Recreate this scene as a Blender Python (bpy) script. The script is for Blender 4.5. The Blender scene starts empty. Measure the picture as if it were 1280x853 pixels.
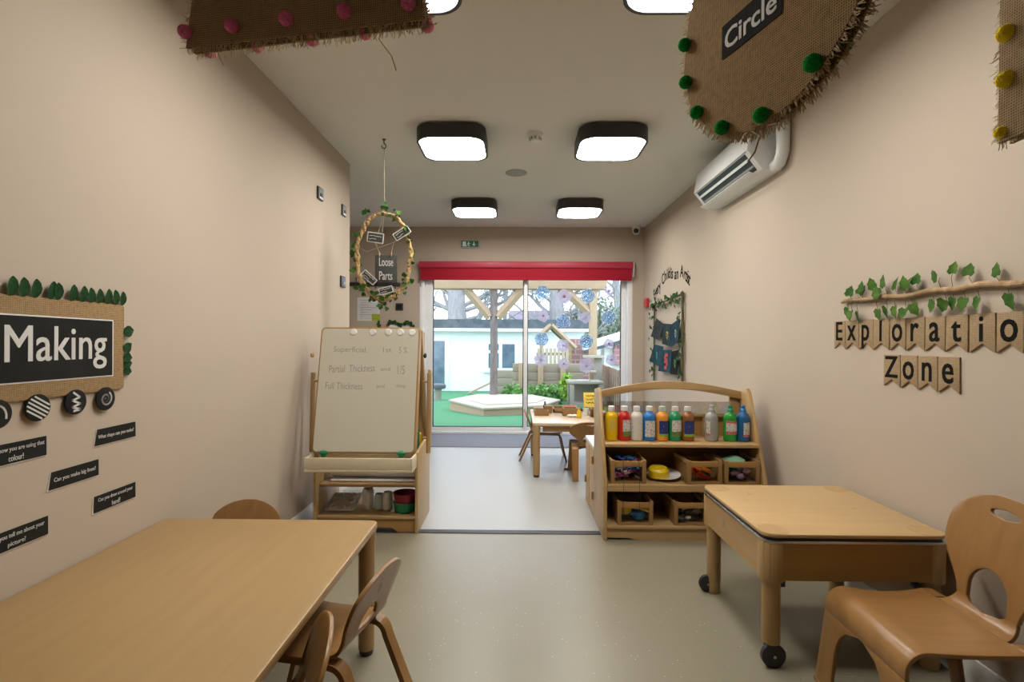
import bpy, bmesh, math, random
from mathutils import Vector, Matrix, Euler

# ---------------------------------------------------------------- camera, world, exposure
SC = bpy.context.scene
COL = SC.collection
R = math.radians
cam_data = bpy.data.cameras.new('camera')
cam = bpy.data.objects.new('camera', cam_data)
COL.objects.link(cam)
cam_data.sensor_width = 36.0
cam_data.lens = 18.0
cam_data.clip_start = 0.02
cam_data.clip_end = 300
cam.matrix_world = (Matrix.Translation((0, 0, 1.2)) @ Matrix.Rotation(R(0.63), 4, 'Z')
                    @ Matrix.Rotation(R(89.9), 4, 'X') @ Matrix.Rotation(R(0.3), 4, 'Z'))
SC.camera = cam

LAMP_STRENGTH = 37.0
SKY_STRENGTH = 4.2
wd = bpy.data.worlds.new('overcast_sky')
SC.world = wd
wd.use_nodes = True
_n = wd.node_tree.nodes
_n['Background'].inputs[1].default_value = SKY_STRENGTH
_tc = _n.new('ShaderNodeTexCoord')
_no = _n.new('ShaderNodeTexNoise')
_no.inputs['Scale'].default_value = 3.0
_no.inputs['Detail'].default_value = 4.0
_rp = _n.new('ShaderNodeValToRGB')
_rp.color_ramp.elements[0].position = 0.35
_rp.color_ramp.elements[0].color = (0.60, 0.77, 1.0, 1)
_rp.color_ramp.elements[1].position = 0.7
_rp.color_ramp.elements[1].color = (0.90, 0.95, 1.0, 1)
_l = wd.node_tree.links
_l.new(_tc.outputs['Generated'], _no.inputs['Vector'])
_l.new(_no.outputs['Fac'], _rp.inputs['Fac'])
_l.new(_rp.outputs['Color'], _n['Background'].inputs[0])

vs = SC.view_settings
vs.view_transform = 'Standard'
vs.look = 'None'
vs.exposure = 0.07
vs.gamma = 1.0
vs.use_curve_mapping = False
SC.cycles.use_denoising = True
SC.cycles.max_bounces = 8
SC.cycles.diffuse_bounces = 5
SC.cycles.transparent_max_bounces = 12
SC.cycles.sample_clamp_indirect = 8.0
SC.cycles.caustics_reflective = False
SC.cycles.caustics_refractive = False

# ---------------------------------------------------------------- materials
def lin(c):
    return tuple((x / 12.92 if x <= 0.04045 else ((x + 0.055) / 1.055) ** 2.4) for x in c)

def hexc(h):
    return lin(tuple(int(h[i:i + 2], 16) / 255 for i in (0, 2, 4)))

def shade(c, k):
    return tuple(min(1, x * k) for x in c)

def new_mat(name):
    m = bpy.data.materials.new(name)
    m.use_nodes = True
    nt = m.node_tree
    return m, nt, nt.nodes['Principled BSDF']

def noise_mat(name, c1, c2=None, scale=20.0, rough=0.6, bump=0.0, stretch=(1, 1, 1), detail=3.0,
              lo=0.3, hi=0.7, spec=0.5, metal=0.0, bump_scale=None):
    m, nt, b = new_mat(name)
    c2 = c2 or shade(c1, 0.88)
    tc = nt.nodes.new('ShaderNodeTexCoord')
    mp = nt.nodes.new('ShaderNodeMapping')
    mp.inputs['Scale'].default_value = stretch
    no = nt.nodes.new('ShaderNodeTexNoise')
    no.inputs['Scale'].default_value = scale
    no.inputs['Detail'].default_value = detail
    rp = nt.nodes.new('ShaderNodeValToRGB')
    rp.color_ramp.elements[0].position = lo
    rp.color_ramp.elements[1].position = hi
    rp.color_ramp.elements[0].color = (*c1, 1)
    rp.color_ramp.elements[1].color = (*c2, 1)
    L = nt.links.new
    L(tc.outputs['Object'], mp.inputs['Vector'])
    L(mp.outputs['Vector'], no.inputs['Vector'])
    L(no.outputs['Fac'], rp.inputs['Fac'])
    L(rp.outputs['Color'], b.inputs['Base Color'])
    b.inputs['Roughness'].default_value = rough
    b.inputs['Metallic'].default_value = metal
    b.inputs['Specular IOR Level'].default_value = spec
    if bump:
        bp = nt.nodes.new('ShaderNodeBump')
        bp.inputs['Strength'].default_value = bump
        bp.inputs['Distance'].default_value = 0.01
        if bump_scale:
            n2 = nt.nodes.new('ShaderNodeTexNoise')
            n2.inputs['Scale'].default_value = bump_scale
            L(tc.outputs['Object'], n2.inputs['Vector'])
            L(n2.outputs['Fac'], bp.inputs['Height'])
        else:
            L(no.outputs['Fac'], bp.inputs['Height'])
        L(bp.outputs['Normal'], b.inputs['Normal'])
    return m

def wood(name, base, axis='X', rough=0.38, contrast=0.91, spec=0.4):
    k = {'X': (1.2, 14, 14), 'Y': (14, 1.2, 14), 'Z': (14, 14, 1.2)}[axis]
    return noise_mat(name, base, tuple(a * b for a, b in zip(base, (contrast, contrast * 0.97, contrast * 0.92))),
                     scale=2.2, rough=rough, stretch=k, detail=5.0, spec=spec)

def plain(name, c, rough=0.5, metal=0.0, spec=0.5):
    return noise_mat(name, c, shade(c, 0.94), scale=30, rough=rough, metal=metal, spec=spec)

def speckle_floor(name, base, dark, light):
    m, nt, b = new_mat(name)
    L = nt.links.new
    tc = nt.nodes.new('ShaderNodeTexCoord')
    big = nt.nodes.new('ShaderNodeTexNoise'); big.inputs['Scale'].default_value = 2.0
    fine = nt.nodes.new('ShaderNodeTexNoise'); fine.inputs['Scale'].default_value = 120.0
    vo = nt.nodes.new('ShaderNodeTexVoronoi'); vo.inputs['Scale'].default_value = 34.0
    sm = nt.nodes.new('ShaderNodeTexWhiteNoise')
    lt = nt.nodes.new('ShaderNodeMath'); lt.operation = 'LESS_THAN'; lt.inputs[1].default_value = 0.09
    gt = nt.nodes.new('ShaderNodeMath'); gt.operation = 'GREATER_THAN'; gt.inputs[1].default_value = 0.55
    mu = nt.nodes.new('ShaderNodeMath'); mu.operation = 'MULTIPLY'
    mu2 = nt.nodes.new('ShaderNodeMath'); mu2.operation = 'MULTIPLY'; mu2.inputs[1].default_value = 0.55
    mx1 = nt.nodes.new('ShaderNodeMixRGB'); mx1.inputs[1].default_value = (*base, 1); mx1.inputs[2].default_value = (*dark, 1)
    ad = nt.nodes.new('ShaderNodeMath'); ad.operation = 'MULTIPLY'
    mx2 = nt.nodes.new('ShaderNodeMixRGB'); mx2.inputs[2].default_value = (*light, 1)
    for t in (big, fine, vo): L(tc.outputs['Object'], t.inputs['Vector'])
    L(big.outputs['Fac'], ad.inputs[0]); L(fine.outputs['Fac'], ad.inputs[1])
    L(ad.outputs[0], mx1.inputs[0])
    L(vo.outputs['Color'], sm.inputs['Vector'])
    L(vo.outputs['Distance'], lt.inputs[0])
    L(sm.outputs['Value'], gt.inputs[0])
    L(lt.outputs[0], mu.inputs[0]); L(gt.outputs[0], mu.inputs[1])
    L(mu.outputs[0], mu2.inputs[0]); L(mu2.outputs[0], mx2.inputs[0])
    L(mx1.outputs[0], mx2.inputs[1])
    L(mx2.outputs[0], b.inputs['Base Color'])
    b.inputs['Roughness'].default_value = 0.33
    b.inputs['Specular IOR Level'].default_value = 0.45
    return m

def burlap_mat(name, c1, c2, pitch=0.004):
    m, nt, b = new_mat(name)
    L = nt.links.new
    tc = nt.nodes.new('ShaderNodeTexCoord')
    sep = nt.nodes.new('ShaderNodeSeparateXYZ'); L(tc.outputs['Object'], sep.inputs[0])
    jit = nt.nodes.new('ShaderNodeTexNoise'); jit.inputs['Scale'].default_value = 25.0
    L(tc.outputs['Object'], jit.inputs['Vector'])
    def sine(sock, ph):
        a = nt.nodes.new('ShaderNodeMath'); a.operation = 'MULTIPLY_ADD'
        a.inputs[1].default_value = 2 * math.pi / pitch
        j = nt.nodes.new('ShaderNodeMath'); j.operation = 'MULTIPLY'; j.inputs[1].default_value = 9.0
        L(jit.outputs['Fac'], j.inputs[0])
        L(sock, a.inputs[0]); L(j.outputs[0], a.inputs[2])
        s = nt.nodes.new('ShaderNodeMath'); s.operation = 'SINE'; L(a.outputs[0], s.inputs[0])
        return s.outputs[0]
    sx = sine(sep.outputs['X'], 0); sy = sine(sep.outputs['Y'], 1)
    mx = nt.nodes.new('ShaderNodeMath'); mx.operation = 'MAXIMUM'; L(sx, mx.inputs[0]); L(sy, mx.inputs[1])
    rng = nt.nodes.new('ShaderNodeMapRange'); rng.inputs[1].default_value = -1.0; rng.inputs[2].default_value = 1.0
    L(mx.outputs[0], rng.inputs[0])
    no = nt.nodes.new('ShaderNodeTexNoise'); no.inputs['Scale'].default_value = 90.0
    L(tc.outputs['Object'], no.inputs['Vector'])
    nb = nt.nodes.new('ShaderNodeMath'); nb.operation = 'MULTIPLY_ADD'; nb.inputs[1].default_value = 0.5; nb.inputs[2].default_value = 0.35
    L(no.outputs['Fac'], nb.inputs[0])
    ml = nt.nodes.new('ShaderNodeMath'); ml.operation = 'MULTIPLY'
    L(rng.outputs[0], ml.inputs[0]); L(nb.outputs[0], ml.inputs[1])
    rp = nt.nodes.new('ShaderNodeValToRGB')
    rp.color_ramp.elements[0].position = 0.1; rp.color_ramp.elements[0].color = (*c2, 1)
    rp.color_ramp.elements[1].position = 0.6; rp.color_ramp.elements[1].color = (*c1, 1)
    L(ml.outputs[0], rp.inputs['Fac']); L(rp.outputs['Color'], b.inputs['Base Color'])
    bp = nt.nodes.new('ShaderNodeBump'); bp.inputs['Strength'].default_value = 0.5; bp.inputs['Distance'].default_value = 0.002
    L(ml.outputs[0], bp.inputs['Height']); L(bp.outputs['Normal'], b.inputs['Normal'])
    b.inputs['Roughness'].default_value = 0.95
    b.inputs['Specular IOR Level'].default_value = 0.1
    return m

def glass_mat(name, tint, refl=0.08, opacity=0.0, oc=(1, 1, 1), fres=0.5):
    m = bpy.data.materials.new(name); m.use_nodes = True
    nt = m.node_tree; nt.nodes.clear(); L = nt.links.new
    out = nt.nodes.new('ShaderNodeOutputMaterial')
    tr = nt.nodes.new('ShaderNodeBsdfTransparent'); tr.inputs[0].default_value = (*tint, 1)
    gl = nt.nodes.new('ShaderNodeBsdfGlossy'); gl.inputs['Roughness'].default_value = 0.01
    lw = nt.nodes.new('ShaderNodeLayerWeight'); lw.inputs[0].default_value = 0.3
    ad = nt.nodes.new('ShaderNodeMath'); ad.operation = 'MULTIPLY_ADD'; ad.inputs[1].default_value = fres; ad.inputs[2].default_value = refl
    L(lw.outputs['Fresnel'], ad.inputs[0])
    mx = nt.nodes.new('ShaderNodeMixShader')
    L(ad.outputs[0], mx.inputs[0]); L(tr.outputs[0], mx.inputs[1]); L(gl.outputs[0], mx.inputs[2])
    last = mx
    if opacity:
        df = nt.nodes.new('ShaderNodeBsdfDiffuse'); df.inputs[0].default_value = (*oc, 1)
        tl = nt.nodes.new('ShaderNodeBsdfTranslucent'); tl.inputs[0].default_value = (*oc, 1)
        m0 = nt.nodes.new('ShaderNodeMixShader'); L(df.outputs[0], m0.inputs[1]); L(tl.outputs[0], m0.inputs[2])
        m2 = nt.nodes.new('ShaderNodeMixShader'); m2.inputs[0].default_value = opacity
        L(mx.outputs[0], m2.inputs[1]); L(m0.outputs[0], m2.inputs[2]); last = m2
    L(last.outputs[0], out.inputs[0])
    return m

def emit_mat(name, c, s):
    m = bpy.data.materials.new(name); m.use_nodes = True
    nt = m.node_tree; nt.nodes.clear()
    out = nt.nodes.new('ShaderNodeOutputMaterial'); e = nt.nodes.new('ShaderNodeEmission')
    e.inputs[0].default_value = (*c, 1); e.inputs[1].default_value = s
    nt.links.new(e.outputs[0], out.inputs[0])
    return m

M = {}
M['wall'] = noise_mat('wall_paint', (0.475, 0.403, 0.325), (0.462, 0.391, 0.314), scale=1.5, rough=0.75, spec=0.2, bump=0.05, bump_scale=250)
M['ceiling'] = noise_mat('ceiling_paint', (0.68, 0.665, 0.62), (0.66, 0.645, 0.60), scale=1.5, rough=0.9, spec=0.1)
M['floor'] = speckle_floor('beige_vinyl', (0.246, 0.221, 0.159), (0.16, 0.144, 0.10), (0.62, 0.58, 0.47))
M['floor_back'] = speckle_floor('grey_vinyl', (0.36, 0.36, 0.34), (0.30, 0.30, 0.28), (0.55, 0.55, 0.52))
M['white_trim'] = plain('white_gloss_paint', (0.70, 0.68, 0.64), 0.35)
M['upvc'] = plain('white_upvc', (0.80, 0.82, 0.84), 0.3)
M['gasket'] = plain('black_rubber_gasket', (0.03, 0.035, 0.045), 0.6)
M['glass'] = glass_mat('door_glass', (0.98, 0.98, 0.985), 0.02)
M['acrylic'] = glass_mat('acrylic', (0.80, 0.78, 0.75), 0.16)
M['strip'] = plain('black_threshold', (0.03, 0.03, 0.035), 0.5)
M['mat'] = noise_mat('grey_mat_pile', (0.17, 0.18, 0.22), (0.30, 0.31, 0.36), scale=150, rough=0.95, spec=0.05, bump=0.4)
M['red_fabric'] = noise_mat('red_blind_fabric', (0.36, 0.012, 0.03), (0.33, 0.010, 0.025), scale=120, rough=0.7, spec=0.2)
M['red_cassette'] = plain('red_cassette', (0.42, 0.03, 0.06), 0.45)
M['lamp_black'] = plain('black_lamp_housing', (0.03, 0.03, 0.032), 0.5)
M['lamp_white'] = plain('white_lamp_base', (0.7, 0.7, 0.68), 0.5)
M['diffuser'] = emit_mat('lamp_diffuser', (1.0, 0.955, 0.89), LAMP_STRENGTH)
M['birch_x'] = wood('birch_laminate_x', (0.355, 0.231, 0.098), 'X', 0.32)
M['birch_y'] = wood('birch_laminate_y', (0.355, 0.231, 0.098), 'Y', 0.32)
M['maple_x'] = wood('maple_x', (0.43, 0.285, 0.13), 'X')
M['maple_y'] = wood('maple_y', (0.43, 0.285, 0.13), 'Y')
M['maple_z'] = wood('maple_z', (0.43, 0.285, 0.13), 'Z')
M['lid'] = wood('pale_maple_lid', (0.48, 0.33, 0.16), 'X', 0.4, 0.93)
M['beech_y'] = wood('beech_ply_y', (0.315, 0.167, 0.058), 'Y', 0.28, 0.82)
M['beech_z'] = wood('beech_ply_z', (0.305, 0.162, 0.056), 'Z', 0.28, 0.82)
M['apron'] = wood('apron_oak', (0.37, 0.215, 0.07), 'X', 0.4)
M['crate'] = wood('crate_wood', (0.30, 0.17, 0.065), 'X', 0.5)
M['steel'] = plain('brushed_steel', (0.55, 0.55, 0.55), 0.25, 1.0)
M['black'] = plain('black_plastic', (0.02, 0.02, 0.022), 0.45)
M['card_black'] = noise_mat('black_card', (0.018, 0.018, 0.017), (0.026, 0.026, 0.024), scale=12, rough=0.9, spec=0.08)
M['card_white'] = plain('white_card', (0.72, 0.71, 0.68), 0.7)
M['letter_white'] = plain('pale_lettering', (0.60, 0.60, 0.58), 0.7)
M['letter_black'] = plain('black_lettering', (0.012, 0.012, 0.010), 0.95, 0.0, 0.05)
M['burlap'] = burlap_mat('burlap', (0.40, 0.275, 0.145), (0.10, 0.06, 0.024))
M['burlap_grey'] = burlap_mat('burlap_dull', (0.48, 0.36, 0.215), (0.16, 0.105, 0.05))
M['thread'] = plain('jute_thread', (0.55, 0.43, 0.27), 0.9)
M['pink'] = noise_mat('pink_pom', (0.80, 0.15, 0.36), (0.90, 0.26, 0.48), scale=300, rough=1.0, bump=0.6, spec=0.05)
M['green_pom'] = noise_mat('green_pom', (0.008, 0.20, 0.03), (0.015, 0.32, 0.055), scale=300, rough=1.0, bump=0.6, spec=0.05)
M['yellow_pom'] = noise_mat('yellow_pom', (0.90, 0.66, 0.015), (0.92, 0.74, 0.05), scale=300, rough=1.0, bump=0.6, spec=0.05)
M['leaf'] = noise_mat('dark_green_leaf', (0.006, 0.032, 0.009), (0.015, 0.065, 0.018), scale=60, rough=0.7, spec=0.15)
M['ivy'] = noise_mat('ivy_leaf', (0.018, 0.075, 0.012), (0.08, 0.16, 0.022), scale=25, rough=0.7, spec=0.15)
M['ivy_dark'] = noise_mat('ivy_leaf_dark', (0.014, 0.05, 0.014), (0.035, 0.095, 0.02), scale=25, rough=0.7, spec=0.15)
M['stem'] = plain('vine_stem', (0.12, 0.10, 0.04), 0.8)
M['burlap_tan'] = burlap_mat('burlap_tan', (0.40, 0.295, 0.18), (0.20, 0.135, 0.07))
M['twig'] = noise_mat('twig_bark', (0.44, 0.30, 0.17), (0.26, 0.17, 0.09), scale=40, rough=0.9, bump=0.5, stretch=(1, 1, 1))
M['wicker'] = noise_mat('wicker', (0.50, 0.36, 0.17), (0.32, 0.20, 0.08), scale=70, rough=0.85, bump=0.6)
M['chalk'] = noise_mat('slate_board', (0.055, 0.057, 0.055), (0.075, 0.077, 0.075), scale=15, rough=0.9, spec=0.1)
M['wboard'] = noise_mat('whiteboard_face', (0.61, 0.585, 0.49), (0.595, 0.57, 0.475), scale=3, rough=0.25)
M['ink'] = plain('grey_marker_ink', (0.30, 0.295, 0.26), 0.6)
M['tray_cream'] = plain('cream_plastic', (0.66, 0.57, 0.40), 0.4)
M['white_pl'] = plain('white_plastic', (0.74, 0.74, 0.72), 0.4)
M['ac_white'] = plain('ac_white', (0.74, 0.77, 0.77), 0.3)
M['grey_pl'] = plain('grey_plastic', (0.35, 0.34, 0.33), 0.5)
M['green_pl'] = plain('green_plastic', (0.01, 0.22, 0.09), 0.35)
M['darkred_pl'] = plain('dark_red_plastic', (0.25, 0.012, 0.03), 0.35)
M['red_pl'] = plain('red_plastic', (0.50, 0.02, 0.02), 0.35)
M['blue_pl'] = plain('blue_plastic', (0.02, 0.16, 0.45), 0.35)
M['yellow_pl'] = plain('yellow_plastic', (0.72, 0.50, 0.01), 0.4)
M['orange_pl'] = plain('orange_plastic', (0.72, 0.22, 0.01), 0.4)
M['clear'] = glass_mat('clear_plastic', (0.97, 0.97, 0.97), 0.01, 0.0, (0.8, 0.82, 0.82), 0.12)
M['paper'] = plain('paper', (0.74, 0.73, 0.72), 0.85)
M['paper_green'] = plain('paper_green', (0.34, 0.42, 0.02), 0.8)
M['paper_yellow'] = plain('paper_yellow', (0.80, 0.62, 0.10), 0.8)
M['rope'] = plain('cotton_string', (0.52, 0.44, 0.32), 0.9)

# ---------------------------------------------------------------- mesh helpers
class MB:
    def __init__(self):
        self.bm = bmesh.new()
        self.mi = 0
    def _merge(self, b2, M4=None):
        if M4 is not None:
            bmesh.ops.transform(b2, matrix=M4, verts=b2.verts)
        me = bpy.data.meshes.new('tmp')
        for f in b2.faces: f.material_index = self.mi
        b2.to_mesh(me); b2.free()
        self.bm.from_mesh(me); bpy.data.meshes.remove(me)
    def box(self, c, s, bevel=0.0, M4=None, seg=2):
        b = bmesh.new()
        bmesh.ops.create_cube(b, size=1.0)
        bmesh.ops.scale(b, vec=s, verts=b.verts)
        if bevel:
            bmesh.ops.bevel(b, geom=list(b.edges), offset=min(bevel, 0.49 * min(s)), segments=seg, affect='EDGES', profile=0.5)
        bmesh.ops.translate(b, vec=c, verts=b.verts)
        self._merge(b, M4)
        return self
    def span(self, x0, x1, y0, y1, z0, z1, bevel=0.0, M4=None):
        return self.box(((x0 + x1) / 2, (y0 + y1) / 2, (z0 + z1) / 2), (abs(x1 - x0), abs(y1 - y0), abs(z1 - z0)), bevel, M4)
    def prism(self, poly, d, M4=None, bevel=0.0, z0=0.0):
        b = bmesh.new()
        vs_ = [b.verts.new((x, y, z0)) for x, y in poly]
        f = b.faces.new(vs_)
        b.normal_update()
        if f.normal.z < 0: f.normal_flip()
        r = bmesh.ops.extrude_face_region(b, geom=[f])
        nv = [g for g in r['geom'] if isinstance(g, bmesh.types.BMVert)]
        bmesh.ops.translate(b, vec=(0, 0, d), verts=nv)
        bmesh.ops.recalc_face_normals(b, faces=b.faces)
        if bevel:
            ed = [e for e in b.edges if abs(e.verts[0].co.z - e.verts[1].co.z) < 1e-6]
            bmesh.ops.bevel(b, geom=ed, offset=bevel, segments=2, affect='EDGES', profile=0.5)
        self._merge(b, M4)
        return self
    def tube(self, pts, r, n=8, M4=None, cyclic=False):
        pts = [Vector(p) for p in pts]
        k = len(pts)
        rs = r if isinstance(r, (list, tuple)) else [r] * k
        b = bmesh.new()
        rings = []
        prev = None
        for i, p in enumerate(pts):
            if cyclic: t = pts[(i + 1) % k] - pts[i - 1]
            elif i == 0: t = pts[1] - p
            elif i == k - 1: t = p - pts[i - 1]
            else: t = pts[i + 1] - pts[i - 1]
            if t.length < 1e-9: t = Vector((0, 0, 1))
            t.normalize()
            if prev is None:
                a = Vector((0, 0, 1)) if abs(t.z) < 0.9 else Vector((1, 0, 0))
                u = t.cross(a).normalized()
            else:
                u = (prev - t * prev.dot(t))
                u = u.normalized() if u.length > 1e-6 else t.orthogonal().normalized()
            prev = u
            v = t.cross(u)
            rings.append([b.verts.new(p + (u * math.cos(2 * math.pi * j / n) + v * math.sin(2 * math.pi * j / n)) * rs[i]) for j in range(n)])
        m = k if cyclic else k - 1
        for i in range(m):
            A, B = rings[i], rings[(i + 1) % k]
            for j in range(n):
                b.faces.new((A[j], A[(j + 1) % n], B[(j + 1) % n], B[j]))
        if not cyclic:
            b.faces.new(list(reversed(rings[0]))); b.faces.new(rings[-1])
        bmesh.ops.recalc_face_normals(b, faces=b.faces)
        self._merge(b, M4)
        return self
    def cyl(self, p0, p1, r, n=16, M4=None):
        return self.tube([p0, p1], r, n, M4)
    def lathe(self, prof, n=20, M4=None):
        b = bmesh.new()
        rings = []
        for r, z in prof:
            rings.append([b.verts.new((max(r, 1e-5) * math.cos(2 * math.pi * j / n), max(r, 1e-5) * math.sin(2 * math.pi * j / n), z)) for j in range(n)])
        for A, B in zip(rings, rings[1:]):
            for j in range(n):
                b.faces.new((A[j], A[(j + 1) % n], B[(j + 1) % n], B[j]))
        b.faces.new(list(reversed(rings[0]))); b.faces.new(rings[-1])
        bmesh.ops.recalc_face_normals(b, faces=b.faces)
        self._merge(b, M4)
        return self
    def ball(self, c, r, sc=(1, 1, 1), sub=2, jitter=0.0, rnd=None):
        b = bmesh.new()
        bmesh.ops.create_icosphere(b, subdivisions=sub, radius=r)
        if jitter:
            for v in b.verts: v.co *= 1 + rnd.uniform(-jitter, jitter)
        bmesh.ops.scale(b, vec=sc, verts=b.verts)
        bmesh.ops.translate(b, vec=c, verts=b.verts)
        self._merge(b)
        return self
    def face(self, pts, M4=None):
        b = bmesh.new()
        b.faces.new([b.verts.new(p) for p in pts])
        self._merge(b, M4)
        return self
    def leaf(self, M4, size, kind='ivy'):
        if kind == 'ivy':
            o = [(0, 0), (.28, -.12), (.5, .12), (.40, .36), (.40, .60), (.25, .70), (0, 1.0), (-.25, .70), (-.40, .60), (-.40, .36), (-.5, .12), (-.28, -.12)]
        elif kind == 'oval':
            o = [(0, 0), (.15, .08), (.27, .30), (.29, .54), (.20, .82), (.07, .96), (0, 1.0), (-.07, .96), (-.20, .82), (-.29, .54), (-.27, .30), (-.15, .08)]
        else:
            o = [(0, 0), (.28, .06), (.42, .3), (.36, .58), (.15, .85), (0, 1.05), (-.15, .85), (-.36, .58), (-.42, .3), (-.28, .06)]
        b = bmesh.new()
        ring = [b.verts.new((x * size, y * size, 0.22 * abs(x) * size - 0.10 * (y - 0.4) ** 2 * size)) for x, y in o]
        mids = [b.verts.new((0, t * size, -0.10 * (t - 0.4) ** 2 * size)) for t in (0.35,)]
        for i in range(len(ring)):
            b.faces.new((ring[i], ring[(i + 1) % len(ring)], mids[0]))
        self._merge(b, M4)
        return self
    def build(self, name, mat, parent=None, smooth=True, angle=32):
        bm = self.bm
        bm.normal_update()
        for f in bm.faces: f.smooth = smooth
        if smooth:
            for e in bm.edges:
                if len(e.link_faces) == 2 and e.calc_face_angle(0) > R(angle): e.smooth = False
        me = bpy.data.meshes.new(name)
        bm.to_mesh(me); bm.free()
        for m in (mat if isinstance(mat, (list, tuple)) else [mat]): me.materials.append(m)
        o = bpy.data.objects.new(name, me)
        COL.objects.link(o)
        if parent: o.parent = parent
        return o

def tag(o, label=None, cat=None, group=None, kind=None):
    if label: o['label'] = label
    if cat: o['category'] = cat
    if group: o['group'] = group
    if kind: o['kind'] = kind
    return o

def thing(name, label, cat, M4=None, group=None, loc=(0, 0, 0), rz=0.0):
    o = bpy.data.objects.new(name, None)
    o.empty_display_size = 0.05
    COL.objects.link(o)
    if M4 is None: M4 = Matrix.Translation(loc) @ Matrix.Rotation(rz, 4, 'Z')
    o.matrix_world = M4
    return tag(o, label, cat, group)

def copy_tree(o, parent=None):
    c = o.copy(); COL.objects.link(c)
    if parent: c.parent = parent
    for ch in [x for x in bpy.data.objects if x.parent == o]:
        copy_tree(ch, c)
    return c

def dup(o, label, M4=None, loc=None, rz=0.0):
    c = copy_tree(o)
    if M4 is None: M4 = Matrix.Translation(loc) @ Matrix.Rotation(rz, 4, 'Z')
    c.matrix_world = M4
    c['label'] = label
    return c

def T(x, y, z): return Matrix.Translation((x, y, z))
def RX(d): return Matrix.Rotation(R(d), 4, 'X')
def RY(d): return Matrix.Rotation(R(d), 4, 'Y')
def RZ(d): return Matrix.Rotation(R(d), 4, 'Z')
def basis(u, v, o):
    u = Vector(u).normalized(); v = Vector(v).normalized(); w = u.cross(v)
    m = Matrix((u, v, w)).transposed().to_4x4()
    m.translation = Vector(o)
    return m
XL, XR, YB, ZC = -1.38, 1.60, 6.5, 2.635
YC = 4.18
def onL(y, z): return basis((0, 1, 0), (0, 0, 1), (XL, y, z))     # faces into the room from the left wall
def onR(y, z): return basis((0, -1, 0), (0, 0, 1), (XR, y, z))
def onB(x, z, y=YB): return basis((1, 0, 0), (0, 0, 1), (x, y, z))

def rrect(w, h, r, n=5, cx=0, cy=0):
    out = []
    for sx, sy, a0 in ((1, 1, 0), (-1, 1, 90), (-1, -1, 180), (1, -1, 270)):
        for i in range(n + 1):
            a = R(a0 + 90 * i / n)
            out.append((cx + sx * (w / 2 - r) + r * math.cos(a), cy + sy * (h / 2 - r) + r * math.sin(a)))
    return out
def ngon(r, n=40, cx=0, cy=0, sx=1, sy=1):
    return [(cx + sx * r * math.cos(2 * math.pi * i / n), cy + sy * r * math.sin(2 * math.pi * i / n)) for i in range(n)]

_font_cache = {}
def text_bm(s, bold=0.0, ext=0.0):
    cu = bpy.data.curves.new('txt', 'FONT')
    cu.body = s; cu.size = 1.0; cu.offset = bold; cu.extrude = 0.0; cu.align_x = 'CENTER'; cu.resolution_u = 3
    o = bpy.data.objects.new('txt', cu); COL.objects.link(o)
    dg = bpy.context.evaluated_depsgraph_get()
    me = bpy.data.meshes.new_from_object(o.evaluated_get(dg))
    bpy.data.objects.remove(o); bpy.data.curves.remove(cu)
    b = bmesh.new(); b.from_mesh(me); bpy.data.meshes.remove(me)
    if ext:
        r = bmesh.ops.extrude_face_region(b, geom=list(b.faces))
        bmesh.ops.translate(b, vec=(0, 0, ext), verts=[g for g in r['geom'] if isinstance(g, bmesh.types.BMVert)])
    return b
def add_text(mb, s, M4, w=None, h=None, size=None, bold=0.0, thick=0.0006, center=True):
    """lettering fitted into a box w x h (or at a font size) whose middle is at M4's origin"""
    b = text_bm(s, 0.0, 1.0)
    xs = [v.co.x for v in b.verts]; ys = [v.co.y for v in b.verts]
    x0, x1, y0, y1 = min(xs), max(xs), min(ys), max(ys)
    cx, cy = (x0 + x1) / 2, (y0 + y1) / 2
    if size: kx = ky = size; cy = cy if center else 0.0
    else:
        kx = w / (x1 - x0) if w else None; ky = h / (y1 - y0) if h else kx
        if kx is None: kx = ky
    for v in b.verts:
        v.co = Vector(((v.co.x - cx) * kx, (v.co.y - cy) * ky, v.co.z * thick))
    bmesh.ops.recalc_face_normals(b, faces=b.faces)
    if bold > 0:
        e = bold * kx * 0.9
        for i, (dx, dy) in enumerate(((-1, -.6), (1, -.6), (-1, .6), (1, .6))):
            mb._merge(b.copy(), M4 @ T(dx * e, dy * e, 0.00004 * i))
        b.free()
    else:
        mb._merge(b, M4)
def lettering(s, parent, mat, M4, name='lettering', **k):
    mb = MB(); add_text(mb, s, M4, **k)
    return mb.build(name, mat, parent, smooth=False)

def stroke(mb, pts, w, M4=None, thick=0.0008):
    """a flat painted line"""
    for (x0, y0), (x1, y1) in zip(pts, pts[1:]):
        d = Vector((x1 - x0, y1 - y0)); l = d.length
        a = math.atan2(d.y, d.x)
        m = T((x0 + x1) / 2, (y0 + y1) / 2, thick / 2) @ Matrix.Rotation(a, 4, 'Z')
        mb.box((0, 0, 0), (l + w * 0.6, w, thick), 0, (M4 @ m) if M4 else m)

def fringe(pts, dirs, parent, rnd, n_per_m=700, lo=0.004, hi=0.012, r=0.0006, mat=None, normal=Vector((0, 0, 1))):
    mb = MB()
    for (a, b), d in zip(zip(pts, pts[1:]), dirs):
        a, b, d = Vector(a), Vector(b), Vector(d)
        for i in range(int((b - a).length * n_per_m)):
            p = a.lerp(b, rnd.random())
            l = rnd.uniform(lo, hi)
            e = p + d * l + (b - a).normalized() * rnd.uniform(-.5, .5) * l + normal * rnd.uniform(-.4, .4) * l
            mb.tube([p - d * 0.002, p.lerp(e, .6) + normal * rnd.uniform(-.1, .1) * l, e], r, 3)
    o = mb.build('fringe', mat or M['thread'], parent)
    o['kind'] = 'stuff'
    return o

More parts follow.
